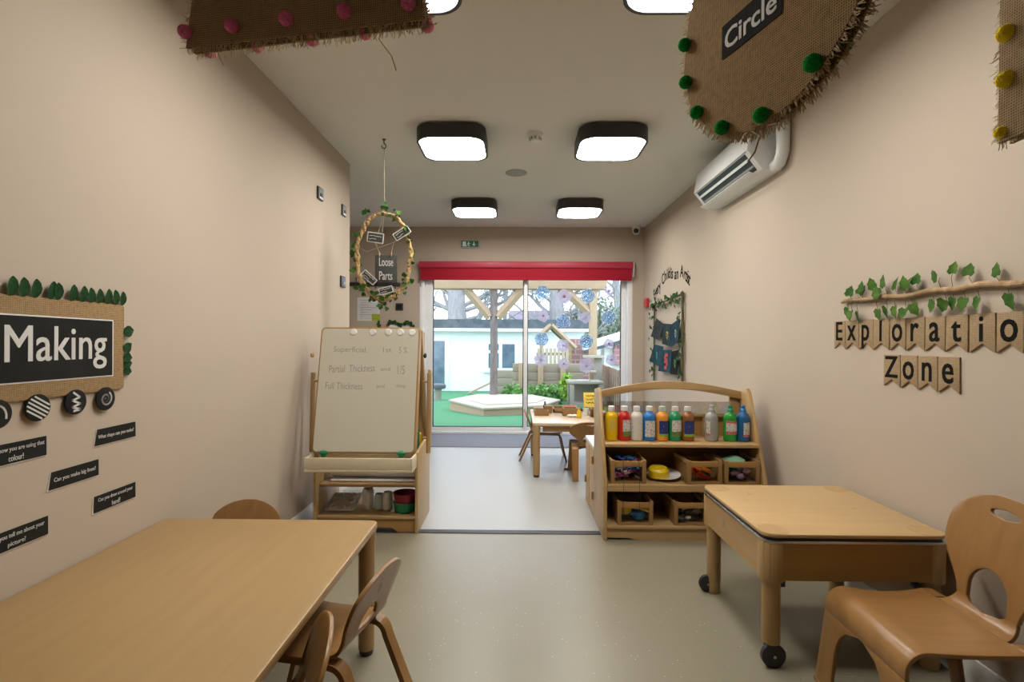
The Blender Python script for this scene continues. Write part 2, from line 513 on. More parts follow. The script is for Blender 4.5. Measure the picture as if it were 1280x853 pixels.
# ---------------------------------------------------------------- the room
def struct(name, mb, mat, label=None, cat=None, parent=None):
    o = mb.build(name, mat, parent)
    o['kind'] = 'structure'
    if label: tag(o, label, cat)
    return o
YF = -2.6
XA = -3.2
struct('floor', MB().span(XL - .1, XR + .1, YF, 3.166, -.06, 0), M['floor'], 'speckled beige vinyl floor of the near half of the room', 'floor')
struct('floor', MB().span(XA, XR + .1, 3.22, YB + .02, -.06, 0), M['floor_back'], 'pale grey vinyl floor beyond the black strip', 'floor')
struct('ceiling', MB().span(XA, XR + .1, YF, YB + .25, ZC, ZC + .1), M['ceiling'], 'off-white painted ceiling', 'ceiling')
struct('wall_left', MB().span(XL - .12, XL, YF, YC, 0, ZC), M['wall'], 'long beige left wall ending at a corner', 'wall')
struct('wall_right', MB().span(XR, XR + .12, YF, YB + .25, 0, ZC), M['wall'], 'long beige right wall', 'wall')
struct('wall_alcove', MB().span(XA, XL - .12, YC - .12, YC, 0, ZC).span(XA - .12, XA, YC - .12, YB + .25, 0, ZC), M['wall'], 'beige walls of the side recess behind the left corner', 'wall')
struct('wall_front', MB().span(XL - .12, XR + .12, YF - .12, YF, 0, ZC), M['wall'], 'beige wall behind the viewer', 'wall')
DX0, DX1, DZ = -1.25, 1.452, 2.19
struct('wall_back', MB().span(XA, DX0, YB, YB + .25, 0, ZC).span(DX1, XR, YB, YB + .25, 0, ZC).span(DX0, DX1, YB, YB + .25, DZ, ZC), M['wall'],
       'pinkish beige end wall around the patio door', 'wall')
struct('baseboard_left', MB().span(XL, XL + .015, YF, YC, 0, .1, .004), M['white_trim'], 'white skirting along the left wall', 'skirting')
struct('baseboard_right', MB().span(XR - .015, XR, YF, YB, 0, .1, .004), M['white_trim'], 'white skirting along the right wall', 'skirting')
struct('baseboard_back', MB().span(XA, DX0, YB - .015, YB, 0, .1, .004), M['white_trim'], 'white skirting along the end wall', 'skirting')
struct('trim_1', MB().span(XL, XR - .015, 3.165, 3.222, -.01, .004, .001), M['strip'], 'black floor strip between the two vinyl floors', 'threshold strip')

# patio door: frame, two sashes with gaskets and glass
door = thing('door_1', 'wide white sliding patio door looking onto the garden', 'door', loc=(0, YB, 0))
door['kind'] = 'structure'
mb = MB()
mb.span(-1.25, -1.19, .0, .12, 0, 2.19, .004).span(1.39, 1.452, .0, .12, 0, 2.19, .004).span(-1.25, 1.452, .0, .12, 2.12, 2.19, .004).span(-1.25, 1.452, .0, .12, 0, .035, .004)
mb.build('frame', M['upvc'], door)
def sash(x0, x1, y, sl, sr):
    mb = MB()
    mb.span(x0, x0 + sl, y, y + .05, .035, 2.12, .006).span(x1 - sr, x1, y, y + .05, .035, 2.12, .006)
    mb.span(x0 + sl, x1 - sr, y, y + .05, .035, .085, .004).span(x0 + sl, x1 - sr, y, y + .05, 2.05, 2.12, .004)
    s = mb.build('sash', M['upvc'], door)
    g = MB(); t = .010
    a, b = x0 + sl, x1 - sr
    g.span(a, a + t, y + .012, y + .04, .085, 2.05).span(b - t, b, y + .012, y + .04, .085, 2.05).span(a, b, y + .012, y + .04, .085, .085 + t).span(a, b, y + .012, y + .04, 2.05 - t, 2.05)
    g.build('gasket', M['gasket'], s)
    MB().span(a + t, b - t, y + .024, y + .028, .085 + t, 2.05 - t).build('glass_pane', M['glass'], s)
    return s
sash(-1.19, .125, .03, .105, .05)
sash(.075, 1.39, .085, .05, .062)
MB().box((-1.235, -.004, 1.92), (.02, .012, .09), .003).build('hinge_plate', M['grey_pl'], door)

# red roller blind
bl = thing('roller_blind', 'red roller blind rolled up over the patio door', 'blind', loc=(0, YB, 2.0))
MB().span(-1.25, 1.445, -.085, -.002, .105, .188, .012).build('cassette', M['red_cassette'], bl)
MB().span(-1.235, 1.43, -.06, -.045, -.03, .11, .002).build('fabric', M['red_fabric'], bl)
MB().span(-1.235, 1.43, -.066, -.040, -.045, -.018, .006).build('hem_bar', M['red_fabric'], bl)
MB().span(1.446, 1.452, -.085, -.002, .0, .188, .002).build('end_bracket', M['white_pl'], bl)

# entrance mat
tag(MB().span(-1.25, 1.45, 5.71, 6.49, .0005, .007, .002).build('entrance_mat', M['mat']), 'grey blue carpet mat on the floor along the patio door', 'mat')
# ---------------------------------------------------------------- left table and right tray table
def rect_table(name, label, x0, x1, y0, y1, h, group=None, top='birch_y'):
    t = thing(name, label, 'table', loc=((x0 + x1) / 2, (y0 + y1) / 2, 0), group=group)
    W, D = x1 - x0, y1 - y0
    MB().prism(rrect(W, D, .03), .026, T(0, 0, h - .026), .004).build('tabletop', M[top], t)
    for s in (-1, 1):
        MB().span(s * (W / 2 - .06) - .009, s * (W / 2 - .06) + .009, -D / 2 + .09, D / 2 - .09, h - .085, h - .026).build('apron', M['maple_y'], t)
        MB().span(-W / 2 + .09, W / 2 - .09, s * (D / 2 - .06) - .009, s * (D / 2 - .06) + .009, h - .085, h - .026).build('apron', M['maple_x'], t)
    for sx in (-1, 1):
        for sy in (-1, 1):
            px, py = sx * (W / 2 - .036), sy * (D / 2 - .036)
            l = MB().lathe([(.029, .02), (.030, .03), (.031, h - .07), (.034, h - .06), (.034, h - .026)], 20, T(px, py, 0)).build('leg', M['maple_z'], t)
            MB().lathe([(.024, 0), (.026, .004), (.026, .021)], 16, T(px, py, 0)).build('foot', M['black'], l)
    return t
rect_table('activity_table', 'large pale wooden table along the left wall, in the foreground', -1.372, -.536, .42, 1.985, .497)

tt = thing('tray_table', 'square wooden tray table with a lid, on black wheels by the right wall', 'table', loc=(1.237, 2.185, 0))
W, D = .672, .64
MB().prism(rrect(W, D, .045), .014, T(0, 0, .486), .003).build('lid', M['lid'], tt)
for sx in (-1, 1):
    for sy in (-1, 1):
        MB().prism(rrect(.105, .105, .042), .0006, T(sx * (W / 2 - .054), sy * (D / 2 - .054), .5)).build('corner_patch', M['maple_y'], tt)
mb = MB()
for sx, sy, a in ((-.17, .17, 25), (.18, -.02, 15)):
    mb.box((sx, sy, .5003), (.02, .004, .0006), 0, None)
mb.build('finger_slot', M['apron'], tt)
MB().prism(rrect(W - .014, D - .014, .04), .020, T(0, 0, .466)).build('lid_gap_shade', M['black'], tt)  # black slab standing in for the shade in the gap under the lid
MB().prism(rrect(W + .004, D + .004, .047), .011, T(0, 0, .466), .003).build('steel_rim', M['steel'], tt)
for s in (-1, 1): MB().span(-W / 2 + .02, W / 2 - .02, s * (D / 2 - .014) - .01, s * (D / 2 - .014) + .01, .33, .466).build('apron', M['apron'], tt)
for s in (-1, 1): MB().span(s * (W / 2 - .014) - .01, s * (W / 2 - .014) + .01, -D / 2 + .02, D / 2 - .02, .33, .466).build('side_apron', M['maple_y'], tt)
mb = MB()
stroke(mb, [(-.012, -.014), (-.012, .014), (-.002, .014), (-.002, .002), (-.012, .002)], .003)
stroke(mb, [(.006, -.014), (.006, .010)], .003)
stroke(mb, [(.006, -.014), (.014, -.014)], .003)
mb.build('pen_mark', M['ink'], tt).matrix_local = basis((0, -1, 0), (0, 0, 1), (-W / 2 + .0038, .06, .405))
MB().span(-W / 2 + .03, W / 2 - .03, -D / 2 + .03, D / 2 - .03, .335, .345).build('tray', M['steel'], tt)
for sx in (-1, 1):
    for sy in (-1, 1):
        px, py = sx * (W / 2 - .044), sy * (D / 2 - .044)
        fl = .086 if (sx < 0 and sy < 0) else .055
        l = MB().lathe([(.030, fl), (.032, fl + .005), (.032, .318), (.045, .322), (.046, .327), (.046, .460), (.044, .466)], 24, T(px, py, 0)).build('leg', M['maple_z'], tt)
        if sx < 0:
            wy = py - (.014 if sy < 0 else 0); wx = px + (.002 if sy < 0 else -.03)
            r = .044 if sy < 0 else .040
            wm = T(wx, wy + .014, r) @ RX(90)
            w_ = MB().lathe([(r * .75, 0), (r, .006), (r, .022), (r * .75, .028)], 28, wm).build('wheel', M['black'], l)
            MB().lathe([(.006, .026), (.006, .030), (.003, .031)], 12, wm).build('hub', M['steel'], w_)
            if sy > 0: MB().lathe([(.028, .0), (.030, .004), (.030, .056)], 20, T(px, py, 0.001)).build('foot', M['maple_z'], l)
            else: MB().box((px, py + .022, .07), (.03, .012, .05), .004).build('wheel_bracket', M['black'], l)
        else:
            r = .038
            wm = T(px - .05, py + .014, .30) @ RX(90)
            MB().lathe([(r * .3, 0), (r * .35, .006), (r * .35, .022), (r * .3, .028)], 20, wm).build('locking_knob', M['black'], l)
            MB().lathe([(.03, .0), (.032, .004), (.032, .056)], 20, T(px, py, 0.001)).build('foot', M['maple_z'], l)
MB().box((-W / 2 + .085, -D / 2 + .044, .305), (.02, .018, .03), .006).build('lock_lever', M['black'], tt)

# ---------------------------------------------------------------- plywood chairs
def sheet(name, rows, mat, parent, thick=.011, cols=5, x0=0.0):
    """a bent plywood sheet; rows = (y, z, half width, half width of the gap)"""
    b = bmesh.new()
    for s in (-1, 1):
        prev = None
        for y, z, w, h in rows:
            cur = [b.verts.new((x0 + s * (h + (w - h) * i / (cols - 1)), y, z)) for i in range(cols)]
            if prev:
                for i in range(cols - 1):
                    q = (prev[i], prev[i + 1], cur[i + 1], cur[i])
                    b.faces.new(q if s > 0 else tuple(reversed(q)))
            prev = cur
    bmesh.ops.remove_doubles(b, verts=b.verts, dist=.0004)
    bmesh.ops.dissolve_degenerate(b, dist=.0003, edges=b.edges)
    bmesh.ops.recalc_face_normals(b, faces=b.faces)
    mb = MB(); mb._merge(b)
    o = mb.build(name, mat, parent, angle=50)
    sm = o.modifiers.new('ply', 'SOLIDIFY'); sm.thickness = thick; sm.offset = 0
    bv = o.modifiers.new('edge', 'BEVEL'); bv.width = .002; bv.segments = 2; bv.limit_method = 'ANGLE'; bv.angle_limit = R(50)
    return o

def arc_pts(cx, cz, r, a0, a1, n=7):
    return [(cx + r * math.cos(R(a0 + (a1 - a0) * i / n)), cz + r * math.sin(R(a0 + (a1 - a0) * i / n))) for i in range(n + 1)]

def strip_box(mb, path, x0, x1, t):
    """a bent strip of constant thickness between two x positions"""
    pts = [Vector((0, y, z)) for y, z in path]
    b = bmesh.new(); rings = []
    for i, p in enumerate(pts):
        d = (pts[min(i + 1, len(pts) - 1)] - pts[max(i - 1, 0)]).normalized()
        n_ = Vector((0, -d.z, d.y))
        rings.append([b.verts.new((x, (p + n_ * s).y, (p + n_ * s).z)) for x, s in ((x0, -t / 2), (x1, -t / 2), (x1, t / 2), (x0, t / 2))])
    for A, B in zip(rings, rings[1:]):
        for j in range(4): b.faces.new((A[j], A[(j + 1) % 4], B[(j + 1) % 4], B[j]))
    b.faces.new(list(reversed(rings[0]))); b.faces.new(rings[-1])
    bmesh.ops.recalc_face_normals(b, faces=b.faces)
    mb._merge(b)

# kind A: shell seat on two bent side frames (forward is +y)
def shell_chair(label, group):
    t = thing('plywood_chair', label, 'chair', group=group)
    seat = []
    for i in range(9):
        y = .155 - .27 * i / 8
        w = .15 * (1 - .35 * max(0, (y - .10) / .055) ** 3)
        z = .290 - .010 * math.sin(math.pi * i / 8) - (.010 * max(0, (y - .11) / .045) ** 2)
        seat.append((y, z, w - .012 * max(0, (-y - .05) / .07), 0))
    bend = [(y, z, .135, 0) for y, z in arc_pts(-.115, .335, .045, 270, 194, 5)]
    sheet('seat', seat + bend[1:3], M['beech_y'], t)
    back = [bend[2], bend[3], bend[4], bend[5]]
    y0, z0 = bend[-1][0], bend[-1][1]
    n = 22
    for i in range(1, n + 1):
        f = i / n
        z = z0 + (.512 - z0) * f
        y = y0 - .055 * f - .02 * f * f
        w = .128 + .016 * math.sin(math.pi * min(1, f * 1.1))
        if f > .68: w *= math.sqrt(max(0.0, 1 - ((f - .68) / .325) ** 2)) * .9 + .1 * (1 - (f - .68) / .32)
        h = 0.0
        if .06 < f < .34: h = .052 * math.sqrt(max(0, 1 - ((f - .06) / .28) ** 2))
        if i == 1: h = .052
        back.append((y, z, max(w, .012), h))
    sheet('backrest', back, M['beech_z'], t)
    mb = MB(); stroke(mb, [(-.01, -.012), (-.006, .012), (.0, .006), (-.006, 0), (.002, -.012)], .003); stroke(mb, [(.006, .012), (.010, -.012)], .003)
    mk = mb.build('pen_mark', M['ink'], t); mk.matrix_local = basis((1, 0, 0), (0, -.28, 1), (.0, -.2105, .44))
    for s in (-1, 1):
        xa, xb = s * .105, s * .145
        mb = MB(); strip_box(mb, [(-.265, .012), (-.215, .125), (-.172, .222)] + [(p[0], p[1]) for p in arc_pts(-.125, .222, .045, 165, 90, 5)] + [(.0, .270)], xa, xb, .018)
        a = mb.build('leg', M['beech_z'], t)
        mb = MB(); strip_box(mb, [(-.265 - .006, .0), (-.265, .014)], xa - s * .001, xb + s * .001, .021); mb.build('foot', M['grey_pl'], a)
        mb = MB(); strip_box(mb, [(.0, .270)] + [(p[0], p[1]) for p in arc_pts(.095, .222, .045, 90, 15, 5)] + [(.165, .11), (.19, .012)], xa, xb, .018)
        a = mb.build('leg', M['beech_z'], t)
        mb = MB(); strip_box(mb, [(.193, .0), (.19, .014)], xa - s * .001, xb + s * .001, .021); mb.build('foot', M['grey_pl'], a)
    return t

# kind B: seat, front legs and back bent out of broad sheets (forward is +y); k scales it
def sheet_chair(label, k=1.0, H=.335, top=.712, W=.195, D=.19):
    t = thing('plywood_chair', label, 'chair')
    legs = {}
    rr = .055
    front = []          # from foot to bend; split in leg strips below and seat above the arch
    za = H - .075
    for s in (-1, 1):
        rows = []
        for i in range(13):
            f = i / 12
            z = .0 + za * f
            inner = .118 if f < .55 else .118 * math.sqrt(max(0, 1 - ((f - .55) / .452) ** 2))
            outer = W + .012 * (1 - f)
            rows.append((D + .028 * (1 - f), z, inner, outer))
        b = bmesh.new(); prev = None
        for y, z, a, c in rows:
            cur = [b.verts.new((s * (a + (c - a) * i / 4), y, z)) for i in range(5)]
            if prev:
                for i in range(4): b.faces.new((prev[i], prev[i + 1], cur[i + 1], cur[i]))
            prev = cur
        bmesh.ops.recalc_face_normals(b, faces=b.faces)
        mb = MB(); mb._merge(b)
        o = mb.build('leg', M['beech_z'], t, angle=50)
        sm = o.modifiers.new('ply', 'SOLIDIFY'); sm.thickness = .013; sm.offset = 0
        bv = o.modifiers.new('edge', 'BEVEL'); bv.width = .002; bv.segments = 2; bv.limit_method = 'ANGLE'; bv.angle_limit = R(50)
        MB().box((s * .162, D + .028, .008), (.094, .018, .016), .003).build('foot', M['beech_y'], o)
    rows = [(D, za, W, 0)] + [(y, z, W, 0) for y, z in arc_pts(D - rr, H - rr, rr, 0, 90, 7)]
    for i in range(1, 9):
        f = i / 8
        y = (D - rr) + (-.135 - (D - rr)) * f
        rows.append((y, H - .010 * math.sin(math.pi * f), W - .012 * math.sin(math.pi * f), 0))
    sheet('seat', rows, M['beech_y'], t, .013, 7)
    # rear legs: the seat's corners carried on and bent down
    for s in (-1, 1):
        rows = [(-.135, H, .030, 0)] + [(y, z, .030, 0) for y, z in arc_pts(-.155, H - .04, .04, 90, 165, 6)] + [(-.215, H * .5, .028, 0), (-.240, .0, .026, 0)]
        sheet('leg', rows, M['beech_z'], t, .013, 3, x0=s * (W - .030))
    # backrest
    rows = [(y, z, .128 - .004 * i, .0) for i, (y, z) in enumerate(arc_pts(-.135, H + .055, .055, 270, 196, 6))]
    y0, z0 = rows[-1][0], rows[-1][1]
    n = 84
    for i in range(1, n + 1):
        f = i / n
        z = z0 + (top - z0) * f
        y = y0 - .03 * f - .045 * f * f
        w = .108 + .081 * (1 - math.cos(math.pi * min(1, f / .52))) / 2
        if f > .60: w = .189 * math.sqrt(max(.0, 1 - ((f - .60) / .405) ** 2.3))
        h = 0.0
        if f < .34: h = .070 * (1 if f < .12 else math.sqrt(max(0, 1 - ((f - .12) / .22) ** 2)))
        if .815 <= f <= .885: h = max(h, .050 * math.sqrt(max(0, 1 - abs((f - .85) / .037) ** 3)))
        rows.append((y, z, max(w, .02), h))
    rows[6] = (rows[6][0], rows[6][1], rows[6][2], .068)
    rows[5] = (rows[5][0], rows[5][1], rows[5][2], .055)
    sheet('backrest', rows, M['beech_z'], t, .013, 7)
    return t

GA = 'plywood chairs with bent side frames'
c1 = shell_chair('plywood chair at the left table with a dark mark on its back', GA)
def face(x, y, fx, fy, z=0.0):
    return T(x, y, z) @ Matrix.Rotation(math.atan2(-fx, fy), 4, 'Z')
c1.matrix_world = face(-.622, 1.612, -.975, .22)
dup(c1, 'plywood chair at the left table nearest the viewer, seen edge-on and cut by the frame', face(-.668, 1.16, -.93, -.37))
dup(c1, 'plywood chair behind the left table, only its rounded back top showing', face(-1.140, 1.945, 0, -1))
dup(c1, 'plywood chair on the left side of the far table by the patio door', face(.295, 5.20, 1, .0))
big = sheet_chair('big bent plywood chair with a hand hole, against the right wall in the foreground')
big.matrix_world = face(1.278, 1.615, -1, .03)
far = sheet_chair('small plywood chair with its back to us, tucked under the far table', 1, .29, .51, .165, .14)
far.matrix_world = face(.64, 4.585, .03, 1)

# ---------------------------------------------------------------- far table and what stands on it
M['daylit_top'] = wood('daylit_table_top', (0.62, 0.50, 0.36), 'Y', 0.25, 0.95)  # paled to put the daylight reflected on the top into its colour
ft = rect_table('activity_table', 'small wooden table by the patio door, daylight painted into its top, toys on it', .135, .90, 4.46, 5.36, .478, None, 'daylit_top')
def small(name, label, cat, mb, mat, group=None):
    return tag(mb.build(name, mat), label, cat, group)
zt = .4785
mb = MB().span(.165, .30, 4.90, 5.0, zt, zt + .008).span(.165, .30, 4.90, 4.91, zt, zt + .045).span(.165, .30, 4.99, 5.0, zt, zt + .045).span(.165, .175, 4.90, 5.0, zt, zt + .045).span(.29, .30, 4.90, 5.0, zt, zt + .045)
small('wooden_tray', 'low open wooden tray at the left front of the far table', 'tray', mb, M['crate'])
mb = MB().span(.165, .26, 5.12, 5.24, zt, zt + .04, .003).span(.28, .29, 5.05, 5.2, zt, zt + .005)
small('wooden_block', 'long wooden block at the far left corner of the far table', 'block', MB().span(.165, .265, 5.12, 5.24, zt, zt + .042, .003), M['crate'])
small('wooden_block', 'cube of wood beside the low tray on the far table', 'block', MB().span(.27, .345, 5.05, 5.12, zt, zt + .075, .003), M['crate'])
small('black_bottle', 'small black bottle behind the wooden cube on the far table', 'bottle', MB().lathe([(.018, 0), (.018, .05), (.008, .065), (.008, .09)], 12, T(.285, 5.28, zt)), M['black'])
mb = MB().lathe([(.05, 0), (.07, .012), (.075, .055), (.068, .055), (.062, .015)], 20, T(.53, 5.22, zt))
small('pink_bowl', 'pinkish plastic bowl at the back of the far table', 'bowl', mb, noise_mat('pink_plastic', (.65, .25, .2), rough=.5))
def tray(x0, x1, y0, y1, h):
    mb = MB().span(x0, x1, y0, y1, zt, zt + .008)
    return mb.span(x0, x1, y0, y0 + .01, zt, zt + h).span(x0, x1, y1 - .01, y1, zt, zt + h).span(x0, x0 + .01, y0, y1, zt, zt + h).span(x1 - .01, x1, y0, y1, zt, zt + h)
small('wooden_tray', 'long wooden tray at the back of the far table, left of the bowl', 'tray', tray(.36, .47, 5.1, 5.3, .04), M['crate'])
small('wooden_box', 'wooden box in the middle of the far table', 'box', tray(.44, .58, 4.88, 5.02, .07), M['crate'])
small('wooden_box', 'wooden box at the right end of the far table under the yellow sign', 'box', tray(.70, .80, 4.82, 4.96, .075), M['crate'])
b_ = thing('yellow_bottle', 'little yellow bottle on the far table in front of the wooden box', 'bottle', loc=(.575, 4.77, zt))
MB().lathe([(.019, 0), (.021, .005), (.021, .06), (.012, .075)], 14).build('body', M['yellow_pl'], b_)
MB().lathe([(.012, .075), (.012, .092), (.009, .095)], 12).build('cap', M['orange_pl'], b_)
rnd = random.Random(4)
for i in range(5):
    small('white_pebble', 'white pebble in the little heap beside the yellow bottle', 'pebble',
          MB().ball((.485 + i * .018, 4.81 + .02 * (i % 2), zt + .014), .016, (1.2, 1, .85), 2, .06, rnd), M['white_pl'], 'white pebbles on the far table')
mb = MB().ball((.655, 5.1, zt + .03), .022, (1.5, .8, .8)).ball((.69, 5.1, zt + .05), .013)
for dx in (-.02, .02):
    for dy in (-.01, .01): mb.cyl((.655 + dx, 5.1 + dy, zt), (.655 + dx, 5.1 + dy, zt + .03), .006, 8)
small('toy_animal', 'small black toy animal on the far table', 'toy', mb, M['black'])
mb = MB().lathe([(.026, 0), (.03, .07), (.027, .07), (.023, .006)], 16, T(.66, 4.93, zt))
small('white_cup', 'white cup in front of the black toy animal on the far table', 'cup', mb, M['white_pl'])
s_ = thing('sign_card', 'yellow handwritten sign standing at the back right of the far table', 'sign', T(.78, 5.28, zt + .035) @ RX(78))
MB().box((0, .075, 0), (.19, .15, .006), .001).build('card', M['paper_yellow'], s_)
MB().box((0, .0, -.02), (.10, .05, .012), .002, T(0, -.012, 0) @ RX(-78)).build('stand', M['crate'], s_)
mb = MB()
for j in range(3):
    y = .115 - j * .035
    pts = [(-.07 + .145 * (1 - .25 * (j == 2)) * i / 26, y + rnd.uniform(-.010, .010)) for i in range(27)]
    stroke(mb, pts, .004, T(0, 0, .0031))
mb.build('handwriting', M['letter_black'], s_)

# ---------------------------------------------------------------- whiteboard easel
EXO = -.935
E0 = thing('easel', 'double-sided wooden easel with a whiteboard, tray and shelves by the left wall', 'easel', loc=(EXO, 3.15, 0))
MB().prism([(0, 0), (.42, 0), (.42, .45), (.30, .54), (.0, .50)], .018, basis((0, 1, 0), (0, 0, 1), (.307, 0, 0)), .003).build('side_panel', M['lid'], E0)
MB().prism([(0, 0), (.42, 0), (.42, .45), (.30, .54), (.0, .50)], .018, basis((0, 1, 0), (0, 0, 1), (-.325, 0, 0)), .003).build('side_panel', M['lid'], E0)
MB().span(-.306, .306, .01, .40, .085, .103, .003).build('shelf', M['maple_x'], E0)
MB().span(-.306, .306, .05, .38, .272, .290, .003).build('shelf', M['maple_x'], E0)
mb = MB().prism([(-.306, .085), (-.306, .0), (-.25, .0), (-.21, .03), (.16, .03), (.2, .0), (.2, .0), (.306, .0), (.306, .085)], .015, basis((1, 0, 0), (0, 0, 1), (0, .035, 0)))
mb.build('plinth', M['apron'], E0)
MB().span(-.306, .306, .395, .41, .103, .30).build('back_panel', M['clear'], E0)
mb = MB().span(-.325, .318, -.14, .0, .412, .427, .004).span(-.325, .318, -.14, -.125, .427, .497, .006).span(-.325, -.31, -.14, .0, .427, .497, .004).span(.303, .318, -.14, .0, .427, .497, .004).span(-.325, .318, -.005, .008, .427, .49, .004)
mb.build('tray', M['tray_cream'], E0)
# the board leans back: local frame on the board plane
BL = Matrix.Translation((0, -.055, .507)) @ basis((1, 0, 0), (0, .155, .765), (0, 0, 0))
bb = MB().prism(rrect(.630, .785, .03, 6, 0, .3925), .016, BL @ T(0, 0, -.016), .003).build('board_frame', M['apron'], E0)
MB().prism(rrect(.612, .765, .024, 6, 0, .3925), .002, BL @ T(0, 0, .0002)).build('whiteboard', M['wboard'], E0)
WT = [('Superficial.', -1.166, -.953, .636, .045), ('1st', -.854, -.80, .640, .032), ('5 %', -.752, -.70, .638, .042),
      ('Partial  Thickness', -1.185, -.898, .52, .046), ('and', -.863, -.80, .518, .022), ('1/5', -.755, -.71, .512, .055),
      ('Full Thickness', -1.200, -.967, .41, .042), ('and', -.883, -.832, .41, .022), ('deep', -.758, -.699, .41, .03)]
for i, (s, a, b2, v, h) in enumerate(WT):
    mb = MB()
    add_text(mb, s, BL @ T((a + b2) / 2 + .940, v, .0025) @ RZ(2.0 if i % 2 else -1.0) @ Matrix.Shear('XY', 4, (.0, .0)), w=(b2 - a), h=h, thick=.0005, bold=-.012)
    mb.build('handwriting', M['ink'], E0, smooth=False)
for s in (-1, 1):
    mb = MB()
    mb.prism([(0, 0), (.05, 0), (.05, .0), (.205, .81), (.165, .81)], .020, basis((0, 1, 0), (0, 0, 1), (s * .300 - .010, -.02, .46)), .002)
    mb.build('front_post', M['maple_z'], E0)
    mb = MB()
    mb.prism([(.355, 0), (.40, 0), (.215, .80), (.165, .80)], .020, basis((0, 1, 0), (0, 0, 1), (s * .306 - .010, 0, .46)), .002)
    mb.build('rear_post', M['maple_z'], E0)
    rx = s * .375 - .008
    mb = MB().tube([(rx, .12, .475), (rx, .14, .985)], .0145, 12)
    mb.cyl((s * .33, .125, .57), (rx, .125, .57), .008, 8).cyl((s * .33, .137, .93), (rx, .137, .93), .008, 8)
    mb.build('side_rail', M['maple_z'], E0)
    k = MB().lathe([(.006, 0), (.016, .004), (.016, .016), (.006, .02)], 12, T(s * .345, .055, 1.10) @ RY(90 * s))
    k.build('knob', M['black'] if s > 0 else M['maple_z'], E0)
    MB().ball((s * .235, -.066, .512), .020, (1.5, .7, .75)).box((s * .235, -.066, .5), (.03, .02, .03), .006).build('board_clip', M['green_pl'], E0)
MB().span(-.30, .30, .33, .346, .47, 1.25).build('rear_board', M['lid'], E0)
MB().span(.335, .352, .275, .33, .50, 1.0, .003).build('paper_rail_post', M['maple_z'], E0)
MB().span(-.30, .30, .15, .38, .45, .462).build('middle_tray', M['tray_cream'], E0)
rnd = random.Random(9)
LBL = ['leftmost of the five', 'second from the left', 'middle one of the five', 'fourth from the left', 'rightmost of the five']
for i, u in enumerate((-.106, .015, .115, .191, .266)):
    m = Matrix.Translation((EXO, 3.15, 0)) @ BL @ T(u, .752, .0024)
    o = MB().lathe([(.021, 0), (.021, .007), (.017, .010)], 20, m).build('magnet', M['white_pl'])
    tag(o, 'round white magnet at the top edge of the whiteboard, ' + LBL[i], 'magnet', 'white magnets on the easel')
def onE(x, y, z): return T(EXO + x, 3.15 + y, z)
# on the easel's lower shelf
mt = thing('muffin_tray', 'clear and white muffin tray leaning on the lower easel shelf', 'tray', onE(-.19, .17, .142) @ RX(16))
mb = MB().prism(rrect(.19, .20, .015), .003, None)
for i in (-1, 1):
    for j in (-1, 0, 1): mb.lathe([(.026, .003), (.022, .016), (.018, .004)], 16, T(i * .045, j * .06, 0))
mb.build('pan', M['white_pl'], mt)
MB().prism(rrect(.20, .21, .015), .002, T(0, 0, .020)).build('lid', M['clear'], mt)
CU = ['left cup of the three', 'middle bluish cup', 'right cup next to the bowls']
cm = [M['white_pl'], noise_mat('pale_blue_plastic', (.55, .68, .74), rough=.4), M['paper']]
for i, (x, h, r) in enumerate(((-.03, .13, .038), (.045, .10, .03), (.103, .115, .033))):
    o = MB().lathe([(r * .85, 0), (r, .01), (r, h - .02), (r * .8, h), (r * .75, h - .004), (r * .8, .01)], 18, onE(x, .16 - .01 * i, .1035)).build('plastic_cup', cm[i])
    tag(o, 'pale plastic pot on the lower easel shelf, ' + CU[i], 'pot', 'pots on the lower easel shelf')
for mat, z0, nm in ((M['green_pl'], 0, 'green'), (M['darkred_pl'], .055, 'dark red')):
    o = MB().lathe([(.05, 0), (.066, .008), (.078, .062), (.080, .062), (.080, .066), (.073, .066), (.060, .012)], 26, onE(.222, .115, .1035 + z0)).build('plastic_bowl', mat)
    tag(o, nm + ' plastic bowl ' + ('at the bottom' if nm == 'green' else 'on top') + ' of the stack on the easel shelf', 'bowl', 'stacked bowls on the easel shelf')
o = MB().span(-.26, .29, .10, .33, .2905, .3, .002).tube([(-.27, .2, .342), (.29, .18, .342)], .042, 16).build('paper_roll', M['paper'], None)
o.matrix_world = T(EXO, 3.15, 0)
tag(o, 'roll of white paper lying on the upper easel shelf', 'paper roll')
for i, (nm, mat, x, y, h, r) in enumerate((('green', M['green_pl'], .265, .215, .16, .026), ('yellow', M['yellow_pl'], .272, .28, .13, .022), ('red', M['red_pl'], .262, .165, .10, .014))):
    bt = thing('paint_pot', nm + ' paint pot standing in the tray behind the whiteboard', 'pot', onE(x, y, .4625), 'paint pots behind the whiteboard')
    MB().lathe([(r * .9, 0), (r, .006), (r, h * .8), (r * .5, h * .9)], 16).build('body', mat, bt)
    MB().lathe([(r * .5, h * .88), (r * .5, h), (r * .4, h + .004)], 12).build('cap', M['green_pl'] if nm != 'green' else M['ivy_dark'], bt)
